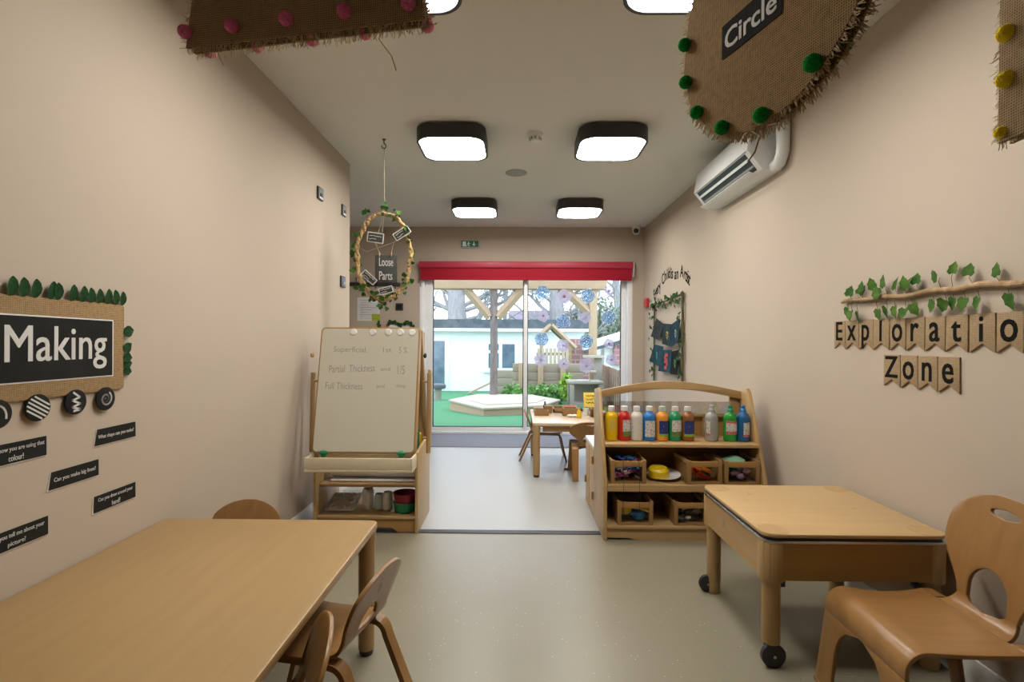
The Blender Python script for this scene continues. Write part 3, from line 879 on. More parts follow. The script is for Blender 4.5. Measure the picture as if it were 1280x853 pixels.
# ---------------------------------------------------------------- shelf unit with paint bottles and crates
S0 = thing('shelf_unit', 'low wooden shelf unit with an arched top rail, holding paint bottles and crates', 'shelf', loc=(1.01, 3.07, 0))
for s in (-1, 1):
    prof = [(0, 0), (.40, 0), (.40, .845), (.385, .875), (.25, .895), (.225, .87), (.005, .36)]
    MB().prism(prof, .022, basis((0, 1, 0), (0, 0, 1), (s * .479 - .011, 0, 0)), .003).build('side_panel', M['maple_z'], S0)
MB().span(-.468, .468, .065, .39, .548, .568, .003).build('shelf', M['maple_x'], S0)
MB().span(-.468, .468, .012, .39, .314, .334, .003).span(-.468, .468, .012, .03, .292, .318, .003).build('shelf', M['maple_x'], S0)
MB().span(-.468, .468, .006, .39, .070, .088, .003).build('shelf', M['maple_x'], S0)
MB().prism([(-.468, .07), (-.468, .012), (-.34, .012), (-.29, .0), (.468, .0), (.468, .07)], .016, basis((1, 0, 0), (0, 0, 1), (0, .035, 0))).build('plinth', M['maple_x'], S0)
mb = MB()
stroke(mb, [(-.02, -.01), (-.02, .012), (-.008, .012), (-.008, .002), (-.02, .002), (-.006, -.01)], .003)
stroke(mb, [(.004, .006), (.004, -.008), (.014, -.008), (.014, .006)], .003); stroke(mb, [(.02, -.008), (.026, .0)], .003)
mb.build('pen_mark', M['ink'], S0).matrix_local = basis((1, 0, 0), (0, 0, 1), (.10, .0188, .045))
# arched rail
N = 20
up = [(-.468 + .936 * i / N, .868 + .065 * math.sin(math.pi * i / N)) for i in range(N + 1)]
dn = [(x, z - .052 + .006 * abs(x)) for x, z in reversed(up)]
MB().prism(up + dn, .022, basis((1, 0, 0), (0, 0, 1), (0, .345, 0)), .003).build('arch_rail', M['maple_x'], S0)
MB().span(-.468, .468, .325, .347, .700, .722, .003).build('middle_rail', M['maple_x'], S0)
MB().span(.40, .468, .350, .372, .568, .87, .003).build('end_stile', M['maple_z'], S0)
MB().span(.225, .262, .330, .355, .568, .70, .003).build('divider', M['maple_z'], S0)
MB().span(-.466, .40, .3275, .3315, .722, .80).build('acrylic_panel', M['acrylic'], S0)
MB().span(-.468, .468, .36, .37, .568, .700).build('back_panel', M['apron'], S0)
MB().span(-.468, .468, .378, .39, .088, .548).build('lower_back_panel', M['apron'], S0)

# cabinet standing back to back with it
cb = thing('low_cabinet', 'low pale cabinet with hinges, back to back with the shelf unit', 'cabinet', loc=(1.01, 3.475, 0))
MB().span(-.49, .49, .0, .40, .03, .455, .004).build('carcass', M['lid'], cb)
MB().span(-.49, .49, .01, .40, 0, .03).build('base', M['maple_x'], cb)
MB().span(-.495, .495, .0, .405, .455, .485, .008).build('top', M['white_pl'], cb)
mb = MB()
for z in (.12, .36): mb.cyl((-.497, .012, z), (-.497, .012, z + .05), .007, 10)
mb.cyl((-.497, .37, .14), (-.497, .37, .19), .007, 10)
mb.build('hinge', M['apron'], cb)
MB().span(-.492, -.488, .2, .206, .04, .45).build('door_gap', M['apron'], cb)

# squeezy paint bottles
def bottle(x, y, col, name, cap, label_bands, where, neck='flat'):
    t = thing('paint_bottle', name, 'bottle', loc=(x, y, .5685), group='paint bottles on the shelf')
    r = .040
    MB().lathe([(r * .92, 0), (r, .005), (r, .140), (r * .96, .154), (r * .80, .168), (r * .52, .180), (.017, .185), (.016, .190)], 28).build('body', col, t)
    if neck == 'flat':
        MB().lathe([(.021, .187), (.0215, .190), (.0205, .214), (.018, .216)], 20).build('cap', cap, t)
    else:
        MB().lathe([(.019, .186), (.0195, .190), (.018, .198), (.012, .205), (.013, .222), (.010, .226)], 20).build('cap', cap, t)
    for (mat, z0, z1, a0, a1) in label_bands:
        b = bmesh.new(); n = 10; prev = None
        for i in range(n + 1):
            a = R(a0 + (a1 - a0) * i / n)
            cur = [b.verts.new(((r + .0006) * math.sin(a), -(r + .0006) * math.cos(a), z)) for z in (z0, z1)]
            if prev: b.faces.new((prev[0], cur[0], cur[1], prev[1]))
            prev = cur
        mb = MB(); mb._merge(b); mb.build('label', mat, t)
    return t
M['lab_print'] = noise_mat('printed_label', (.62, .62, .56), (.25, .25, .27), scale=130, rough=.5, lo=.48, hi=.62, detail=2)
M['lab_green'] = noise_mat('green_label_band', (.06, .13, .02), (.16, .22, .04), scale=120, rough=.5)
M['lab_blue'] = noise_mat('navy_label', (.012, .025, .16), (.10, .14, .30), scale=90, rough=.5, lo=.55, hi=.75)
M['lab_lime'] = plain('lime_band', (.22, .40, .03), .5)
M['lab_red'] = noise_mat('red_label_band', (.40, .03, .04), (.5, .2, .2), scale=110, rough=.5)
M['lab_ridge'] = plain('pale_yellow_panel', (.62, .45, .06), .5)
pt = lambda n, c: plain('paint_' + n, c, .25)
P = {k: pt(k, c) for k, c in dict(yellow=(.72, .45, .005), red=(.50, .015, .012), white=(.62, .59, .52), blue=(.015, .17, .50), orange=(.72, .28, .03),
     green=(.01, .25, .09), brown=(.25, .09, .02), grey=(.28, .28, .27), grass=(.015, .26, .03), navy=(.01, .10, .26)).items()}
W = M['white_pl']; YB_ = 3.265
PRT = lambda a0, a1: [(M['lab_print'], .060, .132, a0, a1), (M['lab_green'], .030, .060, a0, a1)]
MIX = lambda a0, a1: [(M['lab_blue'], .046, .128, a0, a1), (M['lab_lime'], .030, .046, a0, a1)]
bottle(.600, YB_, P['yellow'], 'yellow paint bottle at the left end of the top shelf', W, [(M['lab_ridge'], .07, .135, -32, 36)], 0)
bottle(.681, YB_, P['red'], 'red paint bottle beside the yellow one', W, PRT(-22, 75), 0)
bottle(.759, YB_, P['white'], 'white paint bottle with a plain white body', W, [(M['lab_print'], .055, .12, -70, -38)], 0)
bottle(.840, YB_, P['blue'], 'bright blue paint bottle with a tall white label', W, [(M['lab_print'], .026, .128, -52, 45)], 0)
bottle(.921, YB_, P['orange'], 'orange paint bottle with a navy label', plain('mint_cap', (.55, .66, .55), .4), MIX(-40, 80), 0)
bottle(1.003, YB_, P['green'], 'emerald green paint bottle with a white cap', W, PRT(-42, 72), 0)
bottle(1.083, YB_, P['brown'], 'brown paint bottle with a navy label', W, MIX(-48, 78), 0)
bottle(1.234, YB_, P['grey'], 'silver grey paint bottle standing by itself', M['grey_pl'], [(M['lab_print'], .05, .13, -70, -30), (M['lab_red'], .035, .05, -70, -30)], 0, 'nozzle')
bottle(1.352, YB_, P['grass'], 'grass green paint bottle with a green nozzle cap', M['green_pl'], [(M['lab_print'], .065, .115, -58, 58), (M['lab_red'], .115, .13, -58, 58), (M['lab_red'], .045, .065, -58, 58)], 0, 'nozzle')
bottle(1.433, YB_, P['navy'], 'dark blue paint bottle at the right end of the shelf', M['blue_pl'], [(M['lab_print'], .045, .12, -18, 68), (M['lab_red'], .03, .045, -18, 68)], 0, 'nozzle')

# crates
def crate_tree(label):
    t = thing('wooden_crate', label, 'crate', group='wooden crates on the shelf unit')
    w, d, h = .214, .26, .142
    for sx in (-1, 1):
        for sy in (0, d):
            MB().box((sx * (w / 2 - .012), sy + (.010 if sy == 0 else -.010), h / 2), (.024, .020, h), .002).build('corner_post', M['crate'], t)
    MB().span(-w / 2 + .024, w / 2 - .024, .002, .014, h - .040, h - .006, .002).build('front_rail', M['apron'], t)
    MB().span(-w / 2 + .024, w / 2 - .024, .002, .014, .0, .012).build('bottom_rail', M['crate'], t)
    MB().span(-w / 2 + .024, w / 2 - .024, .005, .008, .012, h - .04).build('front_pane', M['clear'], t)
    MB().span(-w / 2 + .02, w / 2 - .02, d - .014, d - .004, 0, h - .03).build('back_board', M['crate'], t)
    for s in (-1, 1):
        MB().span(s * (w / 2 - .006) - .006, s * (w / 2 - .006) + .006, .02, d - .02, .0, h - .03).build('side_board', M['crate'], t)
        MB().span(s * (w / 2 - .007) - .007, s * (w / 2 - .007) + .007, .02, d - .02, h - .022, h).build('top_rail', M['maple_y'], t)
    MB().span(-w / 2 + .012, w / 2 - .012, .012, d - .012, .0, .006).build('bottom', M['crate'], t)
    return t
z1, z2 = .3345, .0885
k1 = crate_tree('wooden crate of blue threading laces at the left of the middle shelf')
k1.matrix_world = T(.675, 3.10, z1)
CR = [(1.137, 3.105, z1, 3, 'wooden crate of orange and red felt pens on the middle shelf'),
      (1.362, 3.105, z1, 0, 'wooden crate of green and pink pieces at the right of the middle shelf'),
      (.715, 3.09, z2, 0, 'wooden crate of yellow and blue scoops on the bottom shelf'),
      (1.055, 3.09, z2, 0, 'wooden crate of stones and shells on the bottom shelf')]
for x, y, z, a, lb in CR: dup(k1, lb, T(x, y, z) @ RZ(a))
rnd = random.Random(21)
lace_c = [M['blue_pl'], plain('navy_lace', (.01, .03, .22), .6), M['card_white'], plain('pink_lace', (.55, .05, .25), .6), plain('teal_lace', (.02, .25, .45), .6)]
nm = ['blue', 'navy', 'white', 'pink', 'teal']
LD = ['across the top of the heap', 'at the front of the heap', 'at the back of the heap', 'under the others', 'at the left of the heap', 'at the right of the heap']
for i in range(22):
    ci = i % 5
    cx, cy, cz = .675 + rnd.uniform(-.06, .06), 3.17 + rnd.uniform(-.035, .10), z1 + .02 + .125 * i / 22
    a0 = rnd.uniform(0, 6.28)
    rx, ry = rnd.uniform(.022, .034), rnd.uniform(.018, .026)
    pts = [(cx + rx * math.cos(a0 + t * .7) * (1 + .2 * math.sin(t)), cy + ry * math.sin(a0 + t * .7), cz + .008 * math.sin(t * 1.7 + i)) for t in range(10)]
    tag(MB().tube(pts, .0075, 6).build('threading_lace', lace_c[ci]), nm[ci] + ' threading lace coiled in the heaped left crate of the middle shelf', 'lace', nm[ci] + ' laces in the crate')
for x, zb, wh in ((.64, .16, 'left'), (.735, .18, 'right')):
    pts = [(x, 3.16, z1 + .14), (x, 3.112, z1 + .1445), (x, 3.088, z1 + .135), (x + .002, 3.077, z1 + .03), (x, 3.074, z1 - .06), (x, 3.075, zb)]
    tag(MB().tube(pts, .0014, 6).build('threading_lace', plain('dark_lace', (.012, .015, .05), .7)), 'dark lace hanging out over the front of the crate, the ' + wh + ' one', 'lace', 'laces hanging from the crate')
pen_c = [M['red_pl'], M['orange_pl'], M['red_pl'], M['orange_pl'], M['green_pl']]
pn = ['red', 'orange', 'red', 'orange', 'green']
for i in range(20):
    ci = i % 5
    x0 = 1.135 + rnd.uniform(-.075, .01); zz = z1 + .015 + .055 * (i / 20)
    pts = [(x0, 3.145 + .006 * (i % 5), zz + .028), (x0 + rnd.uniform(.05, .07), 3.15 + .006 * (i % 5) + rnd.uniform(0, .04), zz)]
    q = MB(); q.tube(pts, .0085, 8)
    tag(q.build('felt_pen', pen_c[ci]), pn[ci] + ' felt pen lying aslant in the crate of pens', 'pen', pn[ci] + ' pens in the crate')
piece_c = [(M['green_pl'], 'green'), (plain('pale_pink', (.5, .25, .33), .6), 'pale pink'), (plain('mauve', (.22, .13, .22), .6), 'mauve')]
for i in range(18):
    mt_, nme = piece_c[i % 3] if i > 4 else piece_c[1 + i % 2]
    o = MB().ball((1.362 + rnd.uniform(-.065, .065), 3.165 + rnd.uniform(-.03, .11), z1 + .028 + .075 * i / 18), .024, (1.1, 1, .8), 2, .08, rnd).build('craft_piece', mt_)
    tag(o, nme + ' rounded craft piece in the right crate of the middle shelf', 'craft piece', nme + ' craft pieces in the crate')
o = MB().lathe([(.045, 0), (.065, .004), (.066, .012), (.030, .03), (.0, .036)], 24, T(1.345, 3.19, z1 + .122)).build('green_lid', plain('green_white', (.25, .5, .35), .5))
tag(o, 'green and white lid lying on top in the right crate of the middle shelf', 'lid')
st_c = [M['white_pl'], plain('brown_stone', (.10, .075, .05), .6), plain('black_stone', (.02, .02, .02), .5), plain('shell', (.5, .42, .33), .5)]
sn = ['white', 'brown', 'black', 'cream']
for i in range(34):
    ci = (0, 1, 2, 3, 2, 1, 2)[i % 7]
    o = MB().ball((1.055 + rnd.uniform(-.075, .075), 3.125 + rnd.uniform(0, .13), z2 + .022 + .06 * i / 34), rnd.uniform(.016, .022), (1.2, 1, .8), 2, .07, rnd).build('stone', st_c[ci])
    tag(o, sn[ci] + ' stone or shell in the bottom shelf crate', 'stone', sn[ci] + ' stones in the crate')
def scoop(mat, M4, label):
    t = thing('toy_scoop', label, 'scoop', M4)
    MB().lathe([(.0, 0), (.02, .003), (.038, .022), (.046, .06), (.043, .06), (.035, .024), (.018, .007), (0, .006)], 20).build('bowl', mat, t)
    MB().tube([(.042, 0, .05), (.09, 0, .055), (.14, 0, .05)], [.010, .009, .012], 10).build('handle', mat, t)
scoop(M['blue_pl'], T(.755, 3.15, z2 + .012) @ RZ(180) @ RY(12), 'blue plastic scoop in the left crate of the bottom shelf')
scoop(M['yellow_pl'], T(.66, 3.15, z2 + .050) @ RZ(-14) @ RY(8), 'yellow plastic scoop lying over the blue one in the crate')
o = MB().lathe([(.0, 0), (.055, .002), (.075, .008), (.103, .018), (.105, .021), (.074, .013), (.05, .006), (.0, .006)], 36, T(.918, 3.225, z1 + .016) @ RX(7)).build('white_plate', M['white_pl'])
tag(o, 'white plate on the middle shelf under a yellow bowl', 'plate')
o = MB().lathe([(.066, 0), (.067, .004), (.062, .042), (.050, .056), (.02, .062), (.0, .062)], 30, T(.882, 3.205, z1 + .0235) @ RX(7)).build('yellow_bowl', M['yellow_pl'])
tag(o, 'yellow bowl upside down on the white plate', 'bowl')

# ---------------------------------------------------------------- left wall display
BD = thing('display_board', 'burlap board reading Making with a row of leaves, on the left wall', 'sign', onL(1.462, 1.17))
u0, u1 = -.42, .308
MB().prism(rrect(u1 - u0, .292, .012, 3, (u0 + u1) / 2, 0), .008, T(0, 0, .001), .002).build('burlap_panel', M['burlap'], BD)
MB().prism([(-.37, -.095), (.258, -.099), (.258, .091), (-.37, .097)], .001, T(0, 0, .0092)).build('white_border', M['card_white'], BD)
MB().prism([(-.365, -.091), (.253, -.095), (.253, .087), (-.365, .093)], .001, T(0, 0, .0103)).build('black_card', M['card_black'], BD)
lettering('Making', BD, M['letter_white'], T(.058, -.003, .0114), w=.338, h=.133, bold=.010)
rnd = random.Random(3)
for (y, big_) in zip((1.367, 1.402, 1.437, 1.484, 1.510, 1.556, 1.593, 1.629, 1.657, 1.693, 1.730, 1.757), (1, 1, 1, 1, .95, .95, .95, .9, .9, .95, .95, .9)):
    u = y - 1.462
    tilt = rnd.uniform(-8, 8) - (12 if abs(y - 1.484) < .01 else 0)
    q = MB(); q.leaf(T(u, .142, .010) @ RZ(tilt) @ RX(6), .056 * big_, 'oval'); q.build('leaf', M['leaf'], BD)
for u in (-.145, -.185, -.225, -.27, -.31, -.35):
    q = MB(); q.leaf(T(u, .142, .010) @ RZ(rnd.uniform(-8, 8)) @ RX(6), .055, 'oval'); q.build('leaf', M['leaf'], BD)
for v, a, s in ((.050, -80, .05), (-.012, -60, .045), (-.036, -95, .042), (-.062, -85, .042), (-.082, -100, .04)):
    q = MB(); q.leaf(T(.303, v, .010) @ RZ(a), s, 'heart'); q.build('leaf', M['leaf'], BD)
def disc(y, z, label, draw):
    t = thing('pattern_disc', label, 'disc', onL(y, z), 'round pattern discs under the board')
    MB().prism(ngon(.0385, 36), .004, T(0, 0, .0095), .001).build('disc', M['card_black'], t)
    q = MB(); draw(q); q.build('chalk_drawing', M['letter_white'], t, smooth=False)
def stripes(q):
    for i in range(5):
        o = -.022 + .011 * i; l = math.sqrt(.034 ** 2 - o ** 2)
        a = R(-32); c = Vector((-math.sin(a), math.cos(a))) * o; d = Vector((math.cos(a), math.sin(a))) * l
        stroke(q, [tuple(c - d), tuple(c + d)], .0048, T(0, 0, .0136))
def zig(q): stroke(q, [(-.010, .030), (.013, .014), (-.014, .006), (.014, -.006), (-.014, -.015), (.015, -.024), (-.008, -.027)], .006, T(0, 0, .0136))
def spiral(q): stroke(q, [((.003 + .0215 * i / 34) * math.cos(2.6 + i * .33), (.003 + .0215 * i / 34) * math.sin(2.6 + i * .33)) for i in range(34)], .0055, T(0, 0, .0136))
def arcd(q): stroke(q, [(.022 * math.cos(R(a)), -.008 + .03 * math.sin(R(a))) for a in range(-10, 191, 20)], .0055, T(0, 0, .0136))
disc(1.332, .997, 'black disc with a pale arch, mostly cut off by the left frame edge', arcd)
disc(1.446, 1.0, 'black disc with pale slanted stripes under the board', stripes)
disc(1.571, 1.001, 'black disc with a pale zigzag under the board', zig)
disc(1.686, .998, 'black disc with a pale spiral under the board', spiral)
def prompt(y0, y1, z0, z1_, lines, label, slant=.0):
    t = thing('prompt_label', label, 'label', onL((y0 + y1) / 2, (z0 + z1_) / 2), 'black prompt labels on the left wall')
    w, h = y1 - y0, z1_ - z0
    MB().prism([(-w / 2 - .002, -h / 2 - .002), (w / 2 + .002, -h / 2 - .002), (w / 2, h / 2), (-w / 2 + slant, h / 2)], .0012, T(0, 0, .001)).build('white_backing', M['card_white'], t)
    MB().prism([(-w / 2 + .003, -h / 2 + .001), (w / 2, -h / 2 + .001), (w / 2 - .001, h / 2 + .001), (-w / 2 + slant + .002, h / 2 + .001)], .0012, T(0, 0, .0023)).build('black_card', M['card_black'], t)
    for i, (s, ww, *du) in enumerate(lines):
        v = 0 if len(lines) == 1 else (.011 if i == 0 else -.013)
        lettering(s, t, M['letter_white'], T(du[0] if du else .003, v, .0036), w=ww, h=.016, bold=.006)
prompt(1.30, 1.483, .856, .912, [('how you are using that', .131, .018), ('colour!', .042, .0)], 'black label reading how you are using that colour')
prompt(1.650, 1.832, .845, .898, [('What shape can you make?', .155)], 'black label reading What shape can you make, top right', .012)
prompt(1.487, 1.670, .748, .800, [('Can you make big lines?', .15)], 'black label reading Can you make big lines', .010)
prompt(1.647, 1.833, .626, .680, [('Can you draw around your', .15), ('hand?', .036)], 'black label reading Can you draw around your hand', .003)
prompt(1.30, 1.489, .622, .676, [('Can you tell me about your', .155, .004), ('picture?', .050, .0)], 'black label reading Can you tell me about your picture, lowest one')
for y0, y1, z0, z1_, lb, dark in ((3.487, 3.583, 2.165, 2.25, 'dark framed wall panel high on the left wall, left one of the upper two', 0), (3.972, 4.062, 2.17, 2.255, 'dark framed wall panel high on the left wall near the corner', 0), (3.952, 4.052, 1.607, 1.694, 'dark framed wall panel lower down near the left wall corner', 1)):
    t = thing('wall_panel', lb, 'panel', onL((y0 + y1) / 2, (z0 + z1_) / 2), 'small framed panels on the left wall')
    w, h = y1 - y0, z1_ - z0
    MB().prism(rrect(w, h, .004), .012, T(0, 0, .0005), .002).build('frame', M['black'], t)
    MB().prism(rrect(w - .02, h - .016, .003), .002, T(0, 0, .0123)).build('face', plain('panel_face', (.10, .12, .18) if dark else (.16, .17, .17), .35), t)
    MB().box((0, -.01, .016), (w * .4, .022, .006), .002).build('switch', M['black'] if not dark else M['grey_pl'], t)
    if not dark: MB().box((0, -.030, .0150), (w * .6, .012, .002)).build('strip', M['white_pl'], t)

# ---------------------------------------------------------------- right wall display
EX = [('E', 2.592, 2.508), ('x', 2.504, 2.410), ('p', 2.406, 2.314), ('l', 2.310, 2.213), ('o', 2.208, 2.121), ('r', 2.116, 2.023), ('a', 2.018, 1.926), ('t', 1.921, 1.829), ('i', 1.823, 1.726), ('o', 1.720, 1.630)]
def pennant(ch, y0, y1, zt_, zb, label, grp, base):
    t = thing('burlap_pennant', label, 'pennant', onR((y0 + y1) / 2, zt_), grp)
    w, h = y0 - y1, zt_ - zb
    MB().prism([(-w / 2, 0), (-w / 2, -h), (0, -h + .030), (w / 2, -h), (w / 2, 0)], .007, T(0, 0, .001) @ RZ(rnd.uniform(-.8, .8)), .0015).build('flag', M['burlap_tan'], t)
    ky = 1.2 if ch in 'xoranep' else 1.02
    q = MB(); add_text(q, ch, T(-.002, base, .0082) @ Matrix.Diagonal((.92, ky, 1, 1)), size=.128, bold=.018, center=False)
    q.build('letter', M['letter_black'], t, smooth=False)
seen_o = 0
for ch, a, b in EX:
    lb = 'burlap pennant with the letter ' + ch + ' in Exploration on the right wall'
    if ch == 'o':
        seen_o += 1
        lb = 'burlap pennant with the letter o ' + ('after the l' if seen_o == 1 else 'at the right frame edge') + ' in Exploration'
    pennant(ch, a, b, 1.302 - .003 * (a < 2.4), 1.166, lb, 'pennants spelling Exploration', -.094)
for ch, a, b in (('Z', 2.244, 2.150), ('o', 2.146, 2.057), ('n', 2.053, 1.961), ('e', 1.957, 1.863)):
    pennant(ch, a, b, 1.146, 1.012, 'burlap pennant with the letter ' + ch + ' in Zone on the right wall', 'pennants spelling Zone', -.096)
stk = thing('ivy_stick', 'long bare stick with ivy leaves fixed above the Exploration pennants', 'stick', onR(2.1, 1.394))
pts = [(-.418 + .98 * i / 24, .004 * math.sin(i * 1.1) + .003 * math.sin(i * .5), .016) for i in range(25)]
MB().tube(pts, [.009 + .001 * math.sin(i * 2.1) + .003 * i / 24 for i in range(25)], 10).build('twig', M['twig'], stk)
q, s_ = MB(), MB()
lv = [(2.44, .055, -10), (2.385, .06, -30), (2.36, .075, 10), (2.275, .085, 20), (2.205, .082, 5), (2.235, .035, 60), (2.15, .06, 0), (2.095, .055, 15), (2.07, .05, -25), (2.035, .075, 5), (1.93, .09, 60), (1.873, .105, -5), (1.80, .08, 0),
      (2.46, -.03, 170), (2.43, -.055, 190), (2.39, -.065, 175), (2.26, -.06, 180), (2.20, -.055, 150), (2.155, -.05, 190), (2.095, -.07, 175), (2.06, -.045, 200), (1.955, -.045, 140), (1.90, -.04, 150), (1.868, -.035, 160), (1.82, -.04, 170), (1.765, -.045, 160), (1.70, .06, 10), (1.66, -.04, 180)]
for y, v, a in lv:
    u = 2.1 - y; sc = rnd.uniform(.044, .058)
    v *= .78
    q.leaf(T(u, v * .85 - .012, .022 + rnd.uniform(0, .014)) @ RZ(a) @ RX(rnd.uniform(-25, 15)) @ RY(rnd.uniform(-20, 20)), sc, 'ivy')
    s_.tube([(u + rnd.uniform(-.01, .01), .0, .018), (u, v * .5, .03), (u, v * .85 - .012, .024)], .0012, 4)
q.build('ivy_leaves', M['ivy'], stk); s_.build('ivy_stems', M['stem'], stk)

# lettering arc 'Every Child is an Artist'
ar = thing('wall_lettering', 'curved black wall lettering reading Every Child is an Artist on the right wall', 'lettering', onR(5.43, 1.30))
q = MB()
ARC = [('E', -.447, .526), ('v', -.40, .553), ('e', -.348, .571), ('r', -.296, .588), ('y', -.239, .605), ('C', -.11, .66), ('h', -.028, .687), ('i', .03, .694), ('l', .064, .696), ('d', .103, .696),
       ('i', .164, .683), ('s', .202, .68), ('a', .302, .662), ('n', .374, .656), ('A', .501, .658), ('r', .586, .626), ('t', .623, .606), ('i', .654, .595), ('s', .677, .579), ('t', .708, .56)]
ARC = [(ch, 1.019 * u - .104, 1.019 * v) for ch, u, v in ARC]
i = 0
for word in ('Every', 'Child', 'is', 'an', 'Artist'):
    q = MB()
    for _ in word:
        ch, u, v = ARC[i]
        a_ = ARC[max(0, i - 1)]; b_ = ARC[min(len(ARC) - 1, i + 1)]
        sl = math.degrees(math.atan2(b_[2] - a_[2], b_[1] - a_[1])) * .8
        add_text(q, ch, T(u, v - .145, .0008) @ RZ(sl) @ Matrix.Diagonal((1.0, 1.15, 1, 1)), size=.145, bold=.02, center=False, thick=.001)
        i += 1
    q.build('word', M['letter_black'], ar, smooth=False)

# ivy frame with paintings
fr = thing('ivy_trellis', 'tall twig trellis wound with ivy on the right wall beyond the shelf unit', 'frame', onR(5.43, 1.2))
mb = MB().tube([(-.51, -.46, .02), (-.505, .0, .022), (-.51, .44, .02)], .010, 10).tube([(.505, -.46, .02), (.51, .0, .022), (.505, .47, .02)], .011, 10)
mb.tube([(-.56, .415, .03), (0, .425, .034), (.55, .45, .03)], .011, 10)
mb.build('twigs', M['stem'], fr)
mb = MB()
mb.tube([(-.505, .17, .03), (-.2, .14, .03), (.2, .15, .03), (.505, .21, .03)], .003, 6).tube([(-.505, -.06, .03), (-.2, -.11, .03), (.2, -.12, .03), (.505, -.08, .03)], .003, 6)
mb.build('string', M['rope'], fr)
q = MB()
for i in range(120):
    e = rnd.random()
    if e < .45: u, v = rnd.uniform(-.56, .54), .415 + rnd.uniform(-.055, .045)
    elif e < .72: u, v = -.51 + rnd.uniform(-.10, .06), rnd.uniform(-.42, .40)
    else: u, v = .505 + rnd.uniform(-.06, .06), rnd.uniform(-.42, .42)
    q.leaf(T(u, v, .04 + rnd.uniform(0, .02)) @ RZ(rnd.uniform(0, 360)) @ RX(rnd.uniform(-40, 20)), rnd.uniform(.035, .052), 'ivy')
q.build('ivy_leaves', M['ivy_dark'], fr)
PA = [([(-.575, .053), (-.22, .006), (-.047, .177), (-.341, .254)], (.035, .042, .042), 'dark grey painting hung at the upper left of the ivy trellis', None),
      ([(-.097, -.031), (.2, -.058), (.228, .171), (-.047, .185)], (.025, .042, .045), 'dark painting hung upper middle in the ivy trellis, with a pale streak', (.35, .28, .08)),
      ([(.232, -.063), (.474, -.001), (.509, .217), (.249, .167)], (.02, .045, .075), 'blue painting at the upper right of the ivy trellis', (.2, .24, .24)),
      ([(-.641, -.239), (-.233, -.278), (-.054, -.062), (-.421, -.039)], (.02, .06, .08), 'tilted teal painting hung at the lower left of the ivy trellis', (.03, .25, .22)),
      ([(-.245, -.332), (.232, -.327), (.254, -.09), (-.107, -.097)], (.02, .055, .075), 'teal painting with a red flower, lower middle of the ivy trellis', (.60, .05, .04)),
      ([(.216, -.336), (.437, -.331), (.481, -.085), (.265, -.106)], (.010, .012, .012), 'black painting with a green leaf at the lower right of the ivy trellis', (.05, .20, .03))]
for i, (poly, c, lb, blob) in enumerate(PA):
    cx = sum(p[0] for p in poly) / 4; cy = sum(p[1] for p in poly) / 4
    t = thing('painting', lb, 'painting', onR(5.43 - cx, 1.2 + cy), 'paintings hung in the ivy trellis')
    z0 = .040 + .004 * (i % 3)
    MB().prism([(x - cx, y - cy) for x, y in poly], .003, T(0, 0, z0)).build('sheet', noise_mat('painting_%s' % 'abcdef'[i], shade(c, .55), shade(c, 1.2), scale=12, rough=.9, spec=.1), t)
    if blob:
        q = MB()
        for k in range(9):
            a = k * 2.4; r = (.03 + .012 * (k % 4)) if blob[0] > .5 else .02 + .008 * (k % 3)
            q.prism(ngon(.022 if blob[0] > .5 else .012, 10, r * math.cos(a) * (1 if blob[0] > .3 else .6) + .02, r * 1.2 * math.sin(a)), .0006, T(0, 0, z0 + .003 + .0001 * k))
        q.build('paint_marks', plain('blob_%s' % 'abcdef'[i], blob, .8), t)

# fire call point
t = thing('fire_call_point', 'red square fire call point on the right wall by the end corner', 'call point', onR(6.31, 1.665))
MB().prism(rrect(.12, .11, .01), .04, T(0, 0, .0005), .005).build('box', M['red_pl'], t)
MB().prism(rrect(.06, .045, .005), .002, T(0, 0, .0405)).build('press_window', M['darkred_pl'], t)

# air conditioner
ac = thing('air_conditioner', 'white wall-mounted air conditioner high on the right wall', 'air conditioner', onR(3.60, 2.25))
prof = [(.0, .285), (.15, .285), (.188, .268), (.212, .118), (.120, .002), (.11, -.003), (.0, -.005)]
MB().prism([(z, y) for z, y in prof], .94, basis((0, 0, 1), (0, 1, 0), (.47, 0, 0)), .004).build('casing', M['ac_white'], ac)
def onface(v0, v1, out0, out1, u0_, u1_, mat, name, th=.003):
    d = Vector((0, v1 - v0, out1 - out0)); 
    m = basis((1, 0, 0), d, (u0_, v0, out0))
    return MB().prism([(0, 0), (u1_ - u0_, 0), (u1_ - u0_, d.length), (0, d.length)], th, m).build(name, mat, ac)
so = lambda v: .1205 + .0920 * (v - .002) / .116
onface(.010, .106, so(.010), so(.106), -.42, .42, M['black'], 'outlet', .0015)
onface(.109, .114, so(.109) + .001, so(.114) + .001, -.45, .45, M['grey_pl'], 'panel_seam', .002)
onface(.066, .080, so(.066) + .0012, so(.080) + .0012, -.42, .42, M['ac_white'], 'upper_vane', .010)
onface(.030, .040, so(.030) + .0012, so(.040) + .0012, -.40, .42, M['grey_pl'], 'inner_vane', .004)
o = MB().box((0, 0, 0), (.84, .006, .060), .002).build('flap', M['ac_white'], ac); o.matrix_local = T(0, -.012, .150) @ RX(-20)
q = MB()
q.box((0, 0, .040), (.075, .06, .075), .01, T(.513, .275, 0))
t = thing('pipe_cover', 'white plastic pipe duct running up the right wall from the air conditioner', 'pipe cover', onR(3.04, 2.3))
q = MB().tube([(.0, .334, .04), (.0, .06, .04), (-.008, .01, .04), (-.035, -.03, .042), (-.085, -.04, .045)], .037, 18)
q.build('duct', M['ac_white'], t)
MB().tube([(0, .13, .04), (0, .14, .04)], .040, 18).tube([(-.002, .035, .04), (-.005, .025, .04)], .040, 18).build('collar', M['white_pl'], t)
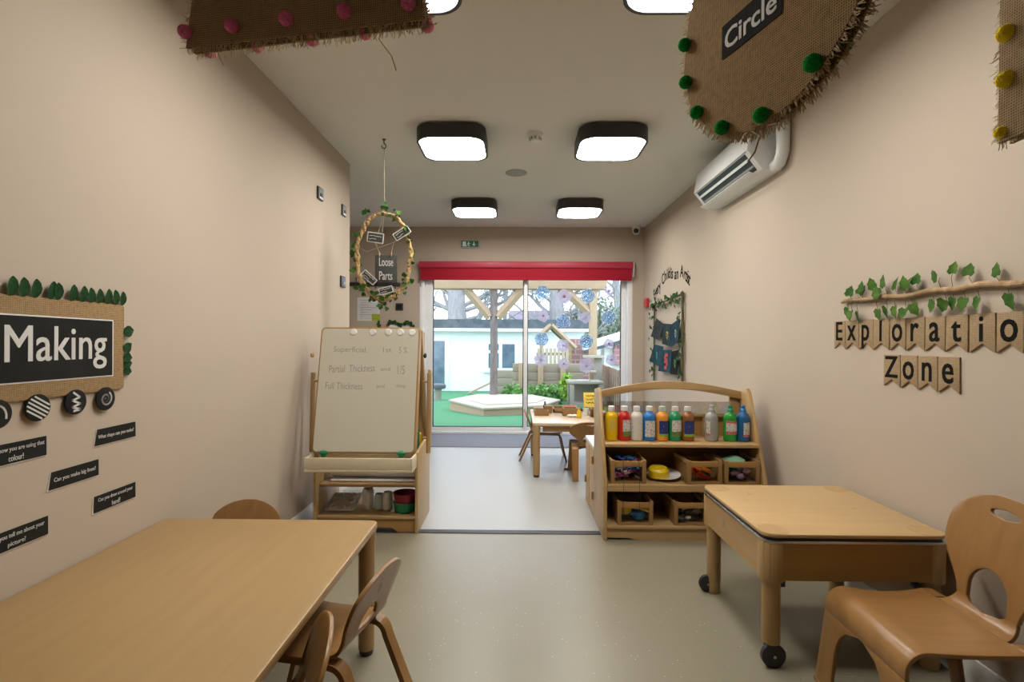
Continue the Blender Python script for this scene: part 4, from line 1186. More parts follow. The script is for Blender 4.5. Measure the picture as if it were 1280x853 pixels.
# ---------------------------------------------------------------- ceiling
def lamp_tree(label):
    t = thing('ceiling_light', label, 'ceiling light', group='square black ceiling lights')
    MB().prism(rrect(.40, .40, .09), .012, T(0, 0, -.013)).build('base_plate', M['lamp_white'], t)
    mb = MB(); b = bmesh.new()
    o_ = rrect(.465, .465, .11, 8); i_ = rrect(.435, .435, .10, 8)
    n = len(o_)
    vo0 = [b.verts.new((x, y, -.013)) for x, y in o_]; vo1 = [b.verts.new((x, y, -.105)) for x, y in o_]
    vi1 = [b.verts.new((x, y, -.105)) for x, y in i_]; vi0 = [b.verts.new((x, y, -.013)) for x, y in i_]
    for j in range(n):
        k = (j + 1) % n
        b.faces.new((vo0[j], vo0[k], vo1[k], vo1[j])); b.faces.new((vo1[j], vo1[k], vi1[k], vi1[j])); b.faces.new((vi1[j], vi1[k], vi0[k], vi0[j])); b.faces.new((vi0[j], vi0[k], vo0[k], vo0[j]))
    bmesh.ops.recalc_face_normals(b, faces=b.faces)
    mb._merge(b); mb.prism(rrect(.44, .44, .10, 8), .01, T(0, 0, -.03)); mb.build('housing', M['lamp_black'], t)  # inner cap added to keep the diffuser's light from leaking upward
    MB().prism(rrect(.432, .432, .098, 8), .010, T(0, 0, -.100)).build('diffuser', M['diffuser'], t)
    return t
LX = (-.455, .635)
LYS = (1.865, 3.58, 5.37)
names = {0: 'nearest pair seen, at the top frame edge', 1: 'middle pair', 2: 'far pair by the patio door'}
first = None
for r_, y in enumerate(LYS):
    for s_i, x in enumerate(LX):
        lb = 'square black ceiling light, %s one of the %s' % (('left', 'right')[s_i], names[r_])
        if first is None:
            first = lamp_tree(lb); first.matrix_world = T(x, y, ZC)
        else: dup(first, lb, T(x, y, ZC))
t = thing('smoke_detector', 'small white smoke detector on the ceiling between the middle lights', 'smoke detector', loc=(.115, 3.56, ZC))
MB().lathe([(.03, -.055), (.036, -.05), (.04, -.022), (.052, -.018), (.054, -.001)], 24).build('body', M['white_pl'], t)
mb = MB()
for k in range(8): mb.box((.037 * math.cos(k * .785), .037 * math.sin(k * .785), -.037), (.012, .012, .016), 0, None)
mb.build('vent_slots', M['grey_pl'], t)
t = thing('ceiling_speaker', 'round grey speaker grille flush in the ceiling', 'speaker', loc=(-.02, 4.39, ZC))
MB().lathe([(.085, -.006), (.092, -.004), (.093, -.0005)], 36).build('rim', M['grey_pl'], t)
MB().lathe([(.01, -.0075), (.083, -.0065), (.084, -.002)], 36).build('grille', noise_mat('grille', (.26, .24, .23), (.36, .34, .32), scale=300), t)
t = thing('security_camera', 'white dome camera in the top right corner over the patio door', 'security camera', loc=(1.475, 6.42, ZC))
MB().lathe([(.05, -.05), (.055, -.03), (.055, -.001)], 24).build('mount', M['white_pl'], t)
MB().ball((0, 0, -.06), .048, (1, 1, 1), 3).build('dome', M['white_pl'], t)
MB().lathe([(.030, 0), (.032, .004), (.02, .012), (.0, .014)], 20, T(-.012, -.040, -.068) @ RX(100)).build('lens', M['black'], t)

# exit sign
t = thing('exit_sign', 'small green running man emergency exit sign on the end wall', 'sign', onB(-.61, 2.415))
MB().prism(rrect(.245, .10, .006), .022, T(0, 0, .0005), .003).build('housing', M['grey_pl'], t)
MB().prism(rrect(.215, .078, .003), .001, T(0, 0, .0226)).build('green_face', plain('exit_green', (.005, .09, .045), .5), t)
q = MB()
q.prism(rrect(.045, .062, .002, 3, -.072, 0), .001, T(0, 0, .0237))
q.prism([(.045, .028), (.055, .028), (.055, -.002), (.072, -.002), (.05, -.028), (.028, -.002), (.045, -.002)], .001, T(0, 0, .0237))
q.prism(ngon(.0075, 14, -.018, .022), .001, T(0, 0, .0237))
stroke(q, [(-.018, .014), (-.022, -.008), (-.010, -.018), (-.014, -.032)], .008, T(0, 0, .0237))
stroke(q, [(-.022, -.008), (-.034, -.014), (-.044, -.030)], .007, T(0, 0, .0237))
stroke(q, [(-.034, .002), (-.020, .012), (-.008, .004), (.004, .008)], .006, T(0, 0, .0237))
q.build('pictogram', plain('exit_mint', (.62, .80, .70), .5), t, smooth=False)

# things on the end wall
t = thing('coat_rail', 'black coat hook rail on the end wall behind the hanging wreath', 'coat rail', onB(-2.05, 1.90))
MB().box((0, 0, .012), (1.12, .05, .02), .004).build('rail', M['black'], t)
for k in range(9):
    u = -.5 + .125 * k
    MB().tube([(u, -.04, .024), (u, -.055, .04), (u, -.045, .06), (u, -.03, .065)], .005, 8).tube([(u, .0, .022), (u, .04, .03), (u, .085, .035)], [.005, .005, .010], 8).build('hook', M['black'], t)
t = thing('notice', 'white printed notices in a plastic sleeve on the end wall', 'notice', onB(-1.90, 1.585))
MB().prism(rrect(.285, .30, .004), .002, T(0, 0, .0005)).build('sleeve', M['paper'], t)
MB().prism(rrect(.24, .20, .002, 3, .005, -.03), .001, T(0, 0, .0026)).build('sheet', plain('printed_sheet', (.64, .65, .68), .8), t)
q = MB()
for k in range(7): stroke(q, [(-.10, .11 - .03 * k), (.09 - .05 * (k % 3), .11 - .03 * k)], .006, T(0, 0, .0037))
q.build('print_lines', M['grey_pl'], t, smooth=False)
MB().prism(rrect(.105, .085, .002, 3, .095, -.105), .001, T(0, 0, .0046)).build('green_picture', M['paper_green'], t)
t = thing('wall_socket', 'black square blank plate on the end wall left of the patio door', 'switch plate', onB(-1.505, 1.615))
MB().prism(rrect(.094, .094, .004), .010, T(0, 0, .0005), .002).build('plate', M['black'], t)
MB().prism(rrect(.06, .06, .003), .002, T(0, 0, .0105)).build('face', M['card_black'], t)
t = thing('poster', 'white poster topped with a green ivy garland, behind the easel', 'poster', onB(-1.56, 1.22))
MB().prism(rrect(.37, .34, .005), .003, T(0, 0, .0005)).build('sheet', M['paper'], t)
MB().prism(rrect(.10, .12, .01, 3, -.13, .12), .002, T(0, 0, .0036)).build('pink_cutout', plain('pink_card', (.62, .33, .28), .8), t)
q = MB(); rnd = random.Random(8)
for k in range(46):
    f = k / 45; u = -.09 + .32 * f; v = .185 + .02 * math.sin(f * 9) - .07 * max(0, f - .75) * 2 - .08 * max(0, .1 - f) * 4
    q.leaf(T(u, v, .012 + rnd.uniform(0, .01)) @ RZ(rnd.uniform(0, 360)) @ RX(rnd.uniform(-30, 30)), rnd.uniform(.03, .042), 'ivy')
for k in range(12): q.leaf(T(-.215 + .03 * k / 11, .20 - .09 * k / 11, .012) @ RZ(rnd.uniform(0, 360)), .032, 'ivy')
q.build('ivy_garland', M['ivy_dark'], t)

# ---------------------------------------------------------------- hanging wreath
hk = tag(MB().tube([(0, 0, .0), (0, 0, -.03), (.012, 0, -.04), (.016, 0, -.055), (.005, 0, -.068), (-.012, 0, -.06), (-.016, 0, -.045)], .004, 8).lathe([(.012, -.004), (.014, -.0005)], 14).build('ceiling_hook', M['black']),
         'black screw hook in the ceiling holding the wreath string', 'hook')
hk.matrix_world = T(-.965, 3.66, ZC)
wr = thing('hanging_wreath', 'oval ivy wreath with a Loose Parts sign hanging from the ceiling', 'wreath', T(-.962, 3.66, 1.795) @ RZ(6))
MB().tube([(.0, 0, .772), (.0, 0, .60), (.004, 0, .31)], .0022, 6).build('string', M['rope'], wr)
n = 150; rnd = random.Random(5)
for s in range(2):
    pts = []
    for i in range(n):
        a = 2 * math.pi * i / n
        pts.append(((.188 + .005 * math.sin(9 * a + s)) * math.cos(a) + (.004 if s else -.004) + .004 * math.cos(29 * a + 3 * s), .006 * math.cos(31 * a + 3.1 * s), (.308 + .006 * math.sin(7 * a + s)) * math.sin(a) + .005 * math.sin(29 * a + 3 * s)))
    MB().tube(pts, .0115, 8, cyclic=True).build('wicker_ring', M['wicker'], wr)
q1, q2, s1 = MB(), MB(), MB()
segs = [(95, 60, 10), (110, 130, 3), (150, 200, 12), (205, 262, 20), (262, 300, 14), (-50, 10, 18), (10, 40, 7)]
for a0, a1, k in segs:
    for i in range(k):
        a = R(rnd.uniform(a0, a1)); rr = rnd.uniform(.90, 1.20)
        p = Vector((.19 * rr * math.cos(a), rnd.uniform(-.035, .02), .31 * rr * math.sin(a)))
        (q1 if rnd.random() < .55 else q2).leaf(Matrix.Translation(p) @ RX(90) @ RZ(rnd.uniform(0, 360)) @ RX(rnd.uniform(-40, 40)) @ RY(rnd.uniform(-30, 30)), rnd.uniform(.026, .042), 'ivy')
        s1.tube([(.19 * math.cos(a), 0, .31 * math.sin(a)), tuple(p)], .0012, 4)
q1.build('ivy_leaves', M['ivy'], wr); q2.build('dark_ivy_leaves', M['ivy_dark'], wr); s1.build('ivy_stems', M['stem'], wr)
def wlocal(x, z, y=-.02, rot=0): return T(x, y, z) @ RX(90) @ RZ(rot)
def plate(w, h, m, parent, name, scallop=False):
    p = rrect(w, h, .006)
    o = MB().prism(p, .004, m, .001).build(name, M['chalk'], parent)
    return o
sg = plate(.155, .196, wlocal(.020, -.092), wr, 'slate_sign')
lettering('Loose', sg, M['letter_white'], wlocal(.020, -.042, -.0242), w=.098, h=.060, bold=.012)
lettering('Parts', sg, M['letter_white'], wlocal(.018, -.140, -.0242), w=.092, h=.060, bold=.012)
for x in (-.028, .055): MB().box((x, -.024, .010), (.010, .012, .03), .002).build('peg', M['maple_z'], wr)
MB().tube([(-.028, -.02, .02), (-.06, -.01, .10), (.0, 0, .30)], .0016, 5).tube([(.055, -.02, .02), (.07, -.01, .10), (-.12, -.01, .03), (-.17, 0, .06)], .0016, 5).tube([(.0, 0, .30), (-.01, -.015, .16)], .0016, 5).tube([(.07, -.01, .10), (.12, -.01, .15)], .0016, 5).build('inner_strings', M['rope'], wr)
for x, z, w, h, r_ in ((-.055, .128, .115, .072, -7), (.130, .165, .125, .058, 34), (-.098, -.155, .115, .050, -42), (.020, -.245, .10, .05, 15)):
    e = MB().prism(rrect(w, h, .005), .003, wlocal(x, z, -.024, r_)).build('tag', M['card_white'], wr)
    MB().prism(rrect(w - .012, h - .012, .003), .001, wlocal(x, z, -.0272, r_)).build('slate_face', M['chalk'], e)
    q = MB()
    for k in range(2):
        stroke(q, [(-w * .36 + w * .72 * i / 14, .010 - .02 * k + rnd.uniform(-.004, .004)) for i in range(15 - 6 * k)], .0035, wlocal(x, z, -.0283, r_))
    q.build('chalk_writing', M['letter_white'], e, smooth=False)

# ---------------------------------------------------------------- burlap shapes hung near the viewer
V3 = Vector
def pom(parent, x, y, z, r, mat): MB().ball((x, y, z), r, (1, 1, 1), 3, .03, rnd).build('pompom', mat, parent)
# circle
cs = thing('hanging_circle', 'burlap circle with green pompoms and a Circle label, hanging at top right', 'hanging sign', basis((.276, -.961, 0), (0, 0, 1), (.423, .90, 1.805)))
rad = .226
for z0, nm_ in ((-.003, 'front_layer'), (-.024, 'back_layer')):
    poly = [((rad + rnd.uniform(-.003, .003)) * math.cos(2 * math.pi * i / 64), (rad + rnd.uniform(-.003, .003)) * math.sin(2 * math.pi * i / 64)) for i in range(64)]
    MB().prism(poly, .005, T(0, 0, z0)).build(nm_, M['burlap'], cs)
MB().prism(ngon(rad - .012, 48), .017, T(0, 0, -.0195)).build('layer_gap_shade', M['card_black'], cs)  # black fill painted as the shade between the two burlap discs
ring = [V3((rad * math.cos(2 * math.pi * i / 64), rad * math.sin(2 * math.pi * i / 64), 0)) for i in range(65)]
for off in (0.0, -.022):
    f_ = fringe([p + V3((0, 0, off)) for p in ring], [p.normalized() for p in ring[:-1]], cs, rnd, 700, .006, .017, .0009)
q = MB()
q.tube([(-.02, -.215, .003), (-.01, -.235, .012), (.01, -.25, .01), (.0, -.275, .012), (-.02, -.285, .01)], .0015, 5)
q.build('loose_thread', M['twig'], cs)
MB().tube([(.01, -.22, .003), (.03, -.24, .01), (.05, -.245, .012)], .0015, 5).build('loose_thread', M['twig'], cs)
lb = MB().prism(rrect(.150, .064, .002, 2, -.025, -.030), .0015, T(0, 0, .0022)).build('black_label', M['card_black'], cs)
lettering('Circle', lb, M['letter_white'], T(-.026, -.031, .0038), w=.128, h=.036, bold=.02)
for a in (145, 172, 194, 218, 245, 273, 303, 330, 358, 30, 60, 95, 120):
    pom(cs, (rad - .010) * math.cos(R(a)), (rad - .010) * math.sin(R(a)), .010, .0135, M['green_pom'])
    pom(cs, (rad - .016) * math.cos(R(a + 8)), (rad - .016) * math.sin(R(a + 8)), -.028, .0125, M['green_pom'])
MB().tube([(0, .22, -.010), (0, .5, -.01), (0, .828, -.01)], .0016, 5).build('string', M['rope'], cs)
# pink shape
ps = thing('hanging_shape', 'four-sided burlap shape with pink pompoms, hanging at top left', 'hanging sign', basis((.461, -.085, 0), (0, 0, 1), (-.385, .907, 1.742)))
quad = [(-.240, 0), (.231, 0), (.165, .36), (-.185, .36)]
for z0, nm_ in ((-.003, 'front_layer'), (-.022, 'back_layer')):
    MB().prism(quad, .005, T(0, 0, z0)).build(nm_, M['burlap_grey'], ps)
MB().prism([(x * .96, y * .95 + .008) for x, y in quad], .014, T(0, 0, -.0175)).build('layer_gap_shade', M['card_black'], ps)  # black fill in place of the shaded gap between the layers
for off in (0, -.02):
    q4 = [V3((x, y, off)) for x, y in quad]
    fringe([q4[3], q4[0], q4[1], q4[2]], [V3((-1, .1, 0)), V3((0, -1, 0)), V3((1, .1, 0))], ps, rnd, 520, .005, .014, .0006)
q = MB()
for pts_ in ([(-.165, .0, .002), (-.168, -.02, .005), (-.158, -.042, .004)], [(.165, 0, .002), (.15, -.03, .01), (.172, -.06, .006), (.18, -.085, .005)], [(.17, 0, .002), (.155, -.015, .012), (.14, -.03, .01)]):
    MB().tube(pts_, .0009, 4).build('loose_thread', M['thread'], ps)
for u in (-.236, -.138, -.028, .084, .202): pom(ps, u, .026, .008, .0125, M['pink'])
for u in (-.215, -.112, .0, .105, .222): pom(ps, u, .008, -.028, .0125, M['pink'])
for u, v in ((-.22, .13), (-.20, .24), (-.18, .34), (.215, .12), (.19, .23), (.165, .34)): pom(ps, u, v, .010, .0135, M['pink'])
MB().tube([(-.01, .35, -.010), (-.01, .892, -.01)], .0016, 5).build('string', M['rope'], ps)
# yellow shape
ys = thing('hanging_shape', 'burlap rectangle with yellow pompoms at the right frame edge, hanging', 'hanging sign', basis((-.066, -1, 0), (0, 0, 1), (.742, .80, 1.507)))
rect = [(0, 0), (.34, 0), (.34, .42), (.006, .42)]
for z0, nm_ in ((-.003, 'front_layer'), (-.020, 'back_layer')):
    MB().prism(rect, .005, T(0, 0, z0)).build(nm_, M['burlap_grey'], ys)
MB().prism([(.008, .008), (.332, .008), (.332, .412), (.014, .412)], .012, T(0, 0, -.0155)).build('layer_gap_shade', M['card_black'], ys)  # gap between the layers filled black to stand for its shade
q4 = [V3((x, y, 0)) for x, y in rect]
fringe([q4[3], q4[0], q4[1]], [V3((-1, -.3, 0)), V3((0, -1, 0))], ys, rnd, 300, .004, .014, .0006)
for v in (.015, .092, .162, .235, .31, .39): pom(ys, .016 if v > .05 else .008, v, .004, .0125 if v > .05 else .009, M['yellow_pom'])
MB().tube([(.17, .41, -.008), (.17, 1.128, -.008)], .0016, 5).build('string', M['rope'], ys)

# ---------------------------------------------------------------- paper snowflakes on the door glass
YS = YB + .027
SN = [(.308, 1.798), (.879, 1.760), (.570, 1.438), (.301, 1.216), (.862, 1.189), (1.141, 1.491)]
SW = ['top left, below the blind', 'top, in front of the right brace', 'centre, over the dark roof edge', 'left, beside the mullion', 'right of centre by the garden post', 'far right, over the roofs']
M['lace'] = glass_mat('blue_white_paper', (.9, .95, 1), 0.0, .95, (.88, .94, 1.0))
M['lace_back'] = glass_mat('pale_blue_tissue', (.62, .82, 1.0), 0.0, .18, (.45, .70, 1.0))
M['lilac'] = glass_mat('lilac_tissue', (.75, .70, .80), 0.0, .66, (.58, .52, .66))
def gpos(x, z, y): return T(x * y / 6.43, y, 1.2 + (z - 1.2) * y / 6.43) @ RX(90)
for i, (x, z) in enumerate(SN):
    o_ = thing('paper_snowflake', 'lacy blue white paper snowflake on the door glass, ' + SW[i], 'snowflake', gpos(x, z, 6.576), 'paper snowflakes on the door')
    q = MB(); rr = .098
    for k in range(6):
        a = k * math.pi / 3 + i * .3
        ca, sa = math.cos(a), math.sin(a)
        def P2(u, v): return (u * ca - v * sa, u * sa + v * ca)
        stroke(q, [P2(.012, 0), P2(rr, 0)], .009)
        for u, l in ((.04, .022), (.066, .026), (.085, .018)):
            stroke(q, [P2(u, 0), P2(u + l * .6, l)], .008); stroke(q, [P2(u, 0), P2(u + l * .6, -l)], .008)
    for rad_, w_ in ((.022, .009), (.05, .007), (.078, .007)):
        stroke(q, [(rad_ * math.cos(2 * math.pi * k / 24), rad_ * math.sin(2 * math.pi * k / 24)) for k in range(25)], w_)
    q.build('paper', M['lace'], o_, smooth=False)
    MB().prism(ngon(.085, 30), .0006, T(0, 0, -.0012)).build('backing', M['lace_back'], o_)
FL = [(.579, 1.749, .075), (1.139, 1.822, .055), (.319, 1.507, .06), (.851, 1.490, .055), (.572, 1.137, .062), (1.143, 1.160, .05), (.292, .955, .065), (.583, .906, .055), (.864, .888, .075), (1.174, .960, .055)]
FW = ['top, right of the first snowflake', 'top right corner', 'left, over the tiled roof', 'middle, below the right brace', 'centre, over the playhouse', 'right, over the white roof', 'lower left by the mullion', 'lower centre, before the brick wall', 'lower right, before the garden post', 'far lower right']
for i, (x, z, rr) in enumerate(FL):
    rr *= 1.3
    o_ = thing('tissue_flower', 'lilac tissue paper flower stuck on the door glass, ' + FW[i], 'paper flower', gpos(x, z, 6.575), 'tissue flowers on the door')
    b = bmesh.new(); c = b.verts.new((0, 0, .012)); ring = []
    for k in range(30):
        a = 2 * math.pi * k / 30
        r_ = rr * (1 + .07 * math.sin(5 * a + i) + rnd.uniform(-.05, .05))
        ring.append((b.verts.new((r_ * .5 * math.cos(a), r_ * .5 * math.sin(a), .006 + .004 * math.sin(7 * a))), b.verts.new((r_ * math.cos(a), r_ * math.sin(a), .002 + .005 * math.sin(6 * a + i)))))
    for k in range(30):
        A, B = ring[k], ring[(k + 1) % 30]
        b.faces.new((c, A[0], B[0])); b.faces.new((A[0], A[1], B[1], B[0]))
    q = MB(); q._merge(b); q.build('petals', M['lilac'], o_)
    MB().ball((0, 0, .010), rr * .22, (1, 1, .3), 2).build('centre', plain('purple_centre_%s' % 'abcdefghij'[i], (.30, .14, .25), .8) if i in (0, 2, 5) else M['lilac'], o_)
# ---------------------------------------------------------------- the garden
def gz(y): return -.053 * (y - 6.7)
M['turf'] = noise_mat('artificial_turf', (.065, .20, .095), (.10, .26, .135), scale=60, rough=.95, spec=.05, bump=.6)
M['render'] = noise_mat('white_render', (.80, .81, .82), (.76, .77, .78), scale=4, rough=.85, spec=.1)
M['roof_felt'] = noise_mat('dark_roof_edge', (.05, .065, .075), (.09, .11, .12), scale=6, rough=.6)
M['tiles'] = noise_mat('roof_tiles', (.16, .13, .16), (.22, .18, .21), scale=14, rough=.8, stretch=(1, 1, 3))
M['timber'] = wood('pale_timber', (.40, .29, .19), 'X', .8)
M['timber_z'] = wood('pale_timber_z', (.40, .30, .19), 'Z', .8)
M['deck'] = wood('pale_deck', (.42, .38, .30), 'X', .8, .92)
M['grey_wood'] = wood('weathered_timber', (.28, .27, .23), 'Z', .9)
M['sleeper'] = wood('sleeper_timber', (.33, .29, .22), 'X', .9)
M['bark'] = noise_mat('post_bark', (.14, .115, .105), (.22, .18, .165), scale=18, rough=.95, bump=.8, stretch=(1, 1, .3))
M['hazed_tree_bark'] = noise_mat('hazed_tree_bark', (.24, .235, .23), (.34, .335, .33), scale=12, rough=.95, bump=.8, stretch=(1, 1, .3))  # bark lightened so that distance haze is in the colour
M['twigs'] = plain('hazed_twigs', (.28, .28, .28), .9)  # twig colour also carries the painted haze
M['pane'] = noise_mat('dark_window_pane', (.08, .12, .16), (.16, .22, .27), scale=3, rough=.1)
M['shrub'] = noise_mat('bright_shrub', (.10, .26, .05), (.18, .36, .10), scale=9, rough=.8)
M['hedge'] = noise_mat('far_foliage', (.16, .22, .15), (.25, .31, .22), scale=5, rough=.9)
def brick(name, c, mortar, sx):
    m, nt, b = new_mat(name)
    tc = nt.nodes.new('ShaderNodeTexCoord'); mp = nt.nodes.new('ShaderNodeMapping'); mp.inputs['Rotation'].default_value = (R(90), 0, 0)
    br = nt.nodes.new('ShaderNodeTexBrick'); br.inputs['Scale'].default_value = sx
    br.inputs['Color1'].default_value = (*c, 1); br.inputs['Color2'].default_value = (*shade(c, .8), 1); br.inputs['Mortar'].default_value = (*mortar, 1)
    br.inputs['Mortar Size'].default_value = .03
    nt.links.new(tc.outputs['Object'], mp.inputs[0]); nt.links.new(mp.outputs[0], br.inputs[0]); nt.links.new(br.outputs['Color'], b.inputs['Base Color'])
    b.inputs['Roughness'].default_value = .9
    return m
M['brick'] = brick('pink_brick', (.42, .20, .20), (.45, .33, .32), 1.6)
MB().face([(-14, 6.75, gz(6.75)), (14, 6.75, gz(6.75)), (14, 40, gz(40)), (-14, 40, gz(40))])
g = MB().face([(-14, 6.75, gz(6.75)), (14, 6.75, gz(6.75)), (14, 40, gz(40)), (-14, 40, gz(40))]).build('ground', M['turf'])
tag(g, 'green artificial grass sloping away outside the patio door', 'grass', kind='structure')

# covered sandpit
sp = thing('sandpit', 'low many-sided wooden sandpit with a pale lid on the grass', 'sandpit', loc=(0, 0, 0))
oc = [(-1.34, 9.95), (-.58, 8.75), (.45, 9.20), (.85, 10.1), (.30, 11.0), (-.85, 11.05)]
MB().prism([(x * .97 - .01, (y - 10) * .97 + 10) for x, y in oc], .20, T(0, 0, -.20)).build('side_boards', M['timber'], sp)
MB().prism(oc, .035, T(0, 0, 0.0), .006).build('lid', M['deck'], sp)
MB().prism([(-.95, 9.85), (-.55, 9.15), (.35, 9.5), (.55, 10.1), (.1, 10.6), (-.7, 10.6)], .012, T(0, 0, .035)).build('lid_board', M['deck'], sp)

# pergola
pg = thing('pergola', 'timber pergola on a round bark post and a square post in the garden', 'pergola', loc=(0, 11.0, 0))
mb = MB().tube([(-.515, 0, -.25), (-.51, 0, .7), (-.515, 0, 2.28)], [.085, .08, .08], 16)
mb.build('bark_post', M['bark'], pg)
MB().span(-2.6, 1.88, -.16, -.08, 2.29, 2.52, .006).span(-2.6, 1.88, .10, .18, 2.29, 2.52, .006).build('beam', M['timber'], pg)
mb = MB()
for x in (-1.95, -1.3, -.7, -.1, .5, 1.1, 1.6): mb.span(x - .03, x + .03, -.5, 3.2, 2.52, 2.64)
mb.build('rafters', M['timber'], pg)
mb = MB()
for x0, x1 in ((-1.12, -.60), (.10, -.43)):
    mb.tube([(x0, -.02, 2.30), (x1, -.02, 1.69)],   .095, 4)
mb.tube([(.98, -.02, 2.30), (1.52, -.02, 1.80)], .095, 4)
mb.build('brace', M['timber'], pg)
MB().span(1.535, 1.69, -.09, .09, -.25, 2.29, .006).build('square_post', M['timber_z'], pg)

# white building
wb = thing('white_building', 'white flat-roofed building across the garden', 'building', loc=(0, 18, 0))
MB().span(-9, 2.35, 0, 4, -.75, 1.50).build('wall', M['render'], wb)
MB().span(-9.3, 2.50, -.35, 4.2, 1.50, 1.60).build('fascia', M['upvc'], wb)
MB().span(-9.2, 2.45, -.25, 4.1, 1.60, 1.92).build('roof_edge', M['roof_felt'], wb)
w_ = MB().span(-1.12, .02, -.04, .02, .12, 1.16, .01).build('window', M['upvc'], wb)
MB().span(-1.02, -.66, -.05, -.03, .22, .74).span(-1.02, -.66, -.05, -.03, .84, 1.06).span(-.54, -.10, -.05, -.03, .22, 1.06).build('pane', M['pane'], w_)
MB().span(-1.2, .1, -.10, .0, .06, .12).build('window_sill', M['upvc'], wb)
d_ = MB().span(-3.75, -2.40, -.05, .02, -.60, 1.26, .01).build('door', M['upvc'], wb)
MB().span(-3.65, -2.56, -.07, -.04, -.52, 1.16).build('door_pane', M['pane'], d_)
# tiled house behind
hs = thing('tiled_house', 'house with a grey purple tiled roof behind the white building', 'house', loc=(0, 31, 0))
mb = MB().prism([(0, 1.6), (3.4, 3.2), (6.8, 1.7)], 8.0, basis((0, 1, 0), (0, 0, 1), (-.6, 0, 0)))
mb.build('roof', M['tiles'], hs)
MB().span(-.4, 6.2, .3, 6.4, -1.2, 1.65).build('wall', M['brick'], hs)
MB().span(4.6, 5.2, 3.0, 3.6, 2.4, 3.5).build('chimney', M['brick'], hs)

# timber retaining wall
rw = thing('sleeper_wall', 'low retaining wall of stacked timber sleepers in the garden', 'garden wall', loc=(0, 12.6, 0))
mb = MB()
for k in range(5): mb.span(-.12, 1.62, 0, .10, -.42 + .21 * k, -.215 + .21 * k, .008)
mb.build('sleepers', M['sleeper'], rw)
mb = MB()
for k in range(4): mb.span(-.62, .3, 1.2, 1.3, -.45 + .21 * k, -.245 + .21 * k, .008)
mb.build('rear_sleepers', M['sleeper'], rw)
for x in (.02, .50, 1.05): MB().span(x, x + .13, -.12, .0, -.45, .64, .006).build('post', M['timber_z'], rw)

# stool, plank
st = thing('stool', 'small stool with a dark round seat outside by the left end of the glass', 'stool', loc=(-2.02, 13.0, gz(13.0)))
MB().lathe([(.17, .30), (.20, .31), (.20, .38), (.16, .41), (.0, .41)], 20).build('seat', M['roof_felt'], st)
MB().lathe([(.10, -.02), (.09, .15), (.10, .30)], 16).build('base', M['grey_wood'], st)
o = MB().box((0, 0, 0), (.72, .3, .045), .004).build('ramp_plank', M['timber'])
o.matrix_world = T(-1.16, 15.6, gz(15.6) + .20) @ RY(-26)
tag(o, 'timber plank leaning as a ramp against the white building', 'plank')
# mud kitchen
mk = thing('mud_kitchen', 'weathered wooden mud kitchen bench with shelves, outside at the right', 'play kitchen', loc=(1.30, 10.4, 0))
zt = .34
MB().span(-.28, .40, -.3, .3, zt, zt + .05, .005).build('worktop', M['grey_wood'], mk)
MB().lathe([(.16, 0), (.17, .006), (.15, .008), (.13, .001)], 24, T(.02, -.05, zt + .05)).build('basin', M['steel'], mk)
for x in (-.26, .32):
    for y in (-.28, .22): MB().span(x, x + .08, y, y + .06, -.22, zt, .004).build('leg', M['grey_wood'], mk)
mb = MB().span(-.22, .34, .22, .26, -.1, zt - .02).span(-.2, .34, -.26, .24, -.08, -.05)
mb.build('lower_shelf', M['grey_wood'], mk)
MB().span(.30, .46, .28, .36, -.24, .90, .004).build('back_post', M['grey_wood'], mk)
MB().span(.06, .48, .16, .32, .84, .89, .004).build('top_shelf', M['deck'], mk)
MB().span(.08, .32, .16, .32, .54, .58, .004).build('mid_shelf', M['deck'], mk)
# playhouse with picket front
ph = thing('playhouse', 'wooden playhouse with a pitched roof and picket front beyond the sleeper wall', 'playhouse', loc=(0, 14.2, 0))
mb = MB()
for k in range(8): mb.span(.55 + k * .112, .55 + k * .112 + .075, -.02, .02, .1, .98, .003)
mb.span(.52, 1.45, .02, .05, .25, .33).span(.52, 1.45, .02, .05, .78, .86)
mb.build('picket_front', noise_mat('cream_pickets', (.46, .39, .26), rough=.8), ph)
mb = MB()
mb.tube([(.94, .1, 1.62), (1.62, .1, .98)], .07, 4).tube([(.94, .1, 1.62), (.62, .1, 1.32)], .07, 4).tube([(.94, .9, 1.62), (1.62, .9, .98)], .07, 4).tube([(.94, .9, 1.62), (.62, .9, 1.32)], .07, 4)
mb.build('gable_boards', M['timber'], ph)
mb = MB()
for s, e in (((.94, 1.66), (1.66, .99)), ((.94, 1.66), (.58, 1.31))):
    d = Vector((e[0] - s[0], e[1] - s[1])).normalized(); nrm = Vector((-d.y, d.x)) * .03
    mb.prism([(s[0] + nrm.x, s[1] + nrm.y), (e[0] + nrm.x, e[1] + nrm.y), (e[0] - nrm.x, e[1] - nrm.y), (s[0] - nrm.x, s[1] - nrm.y)], .8, basis((1, 0, 0), (0, 0, 1), (0, .9, 0)))
mb.build('roof', noise_mat('playhouse_roof', (.20, .22, .20), rough=.8), ph)
for x in (.62, 1.42): MB().span(x, x + .09, .1, .19, -.5, 1.15).build('post', M['timber_z'], ph)
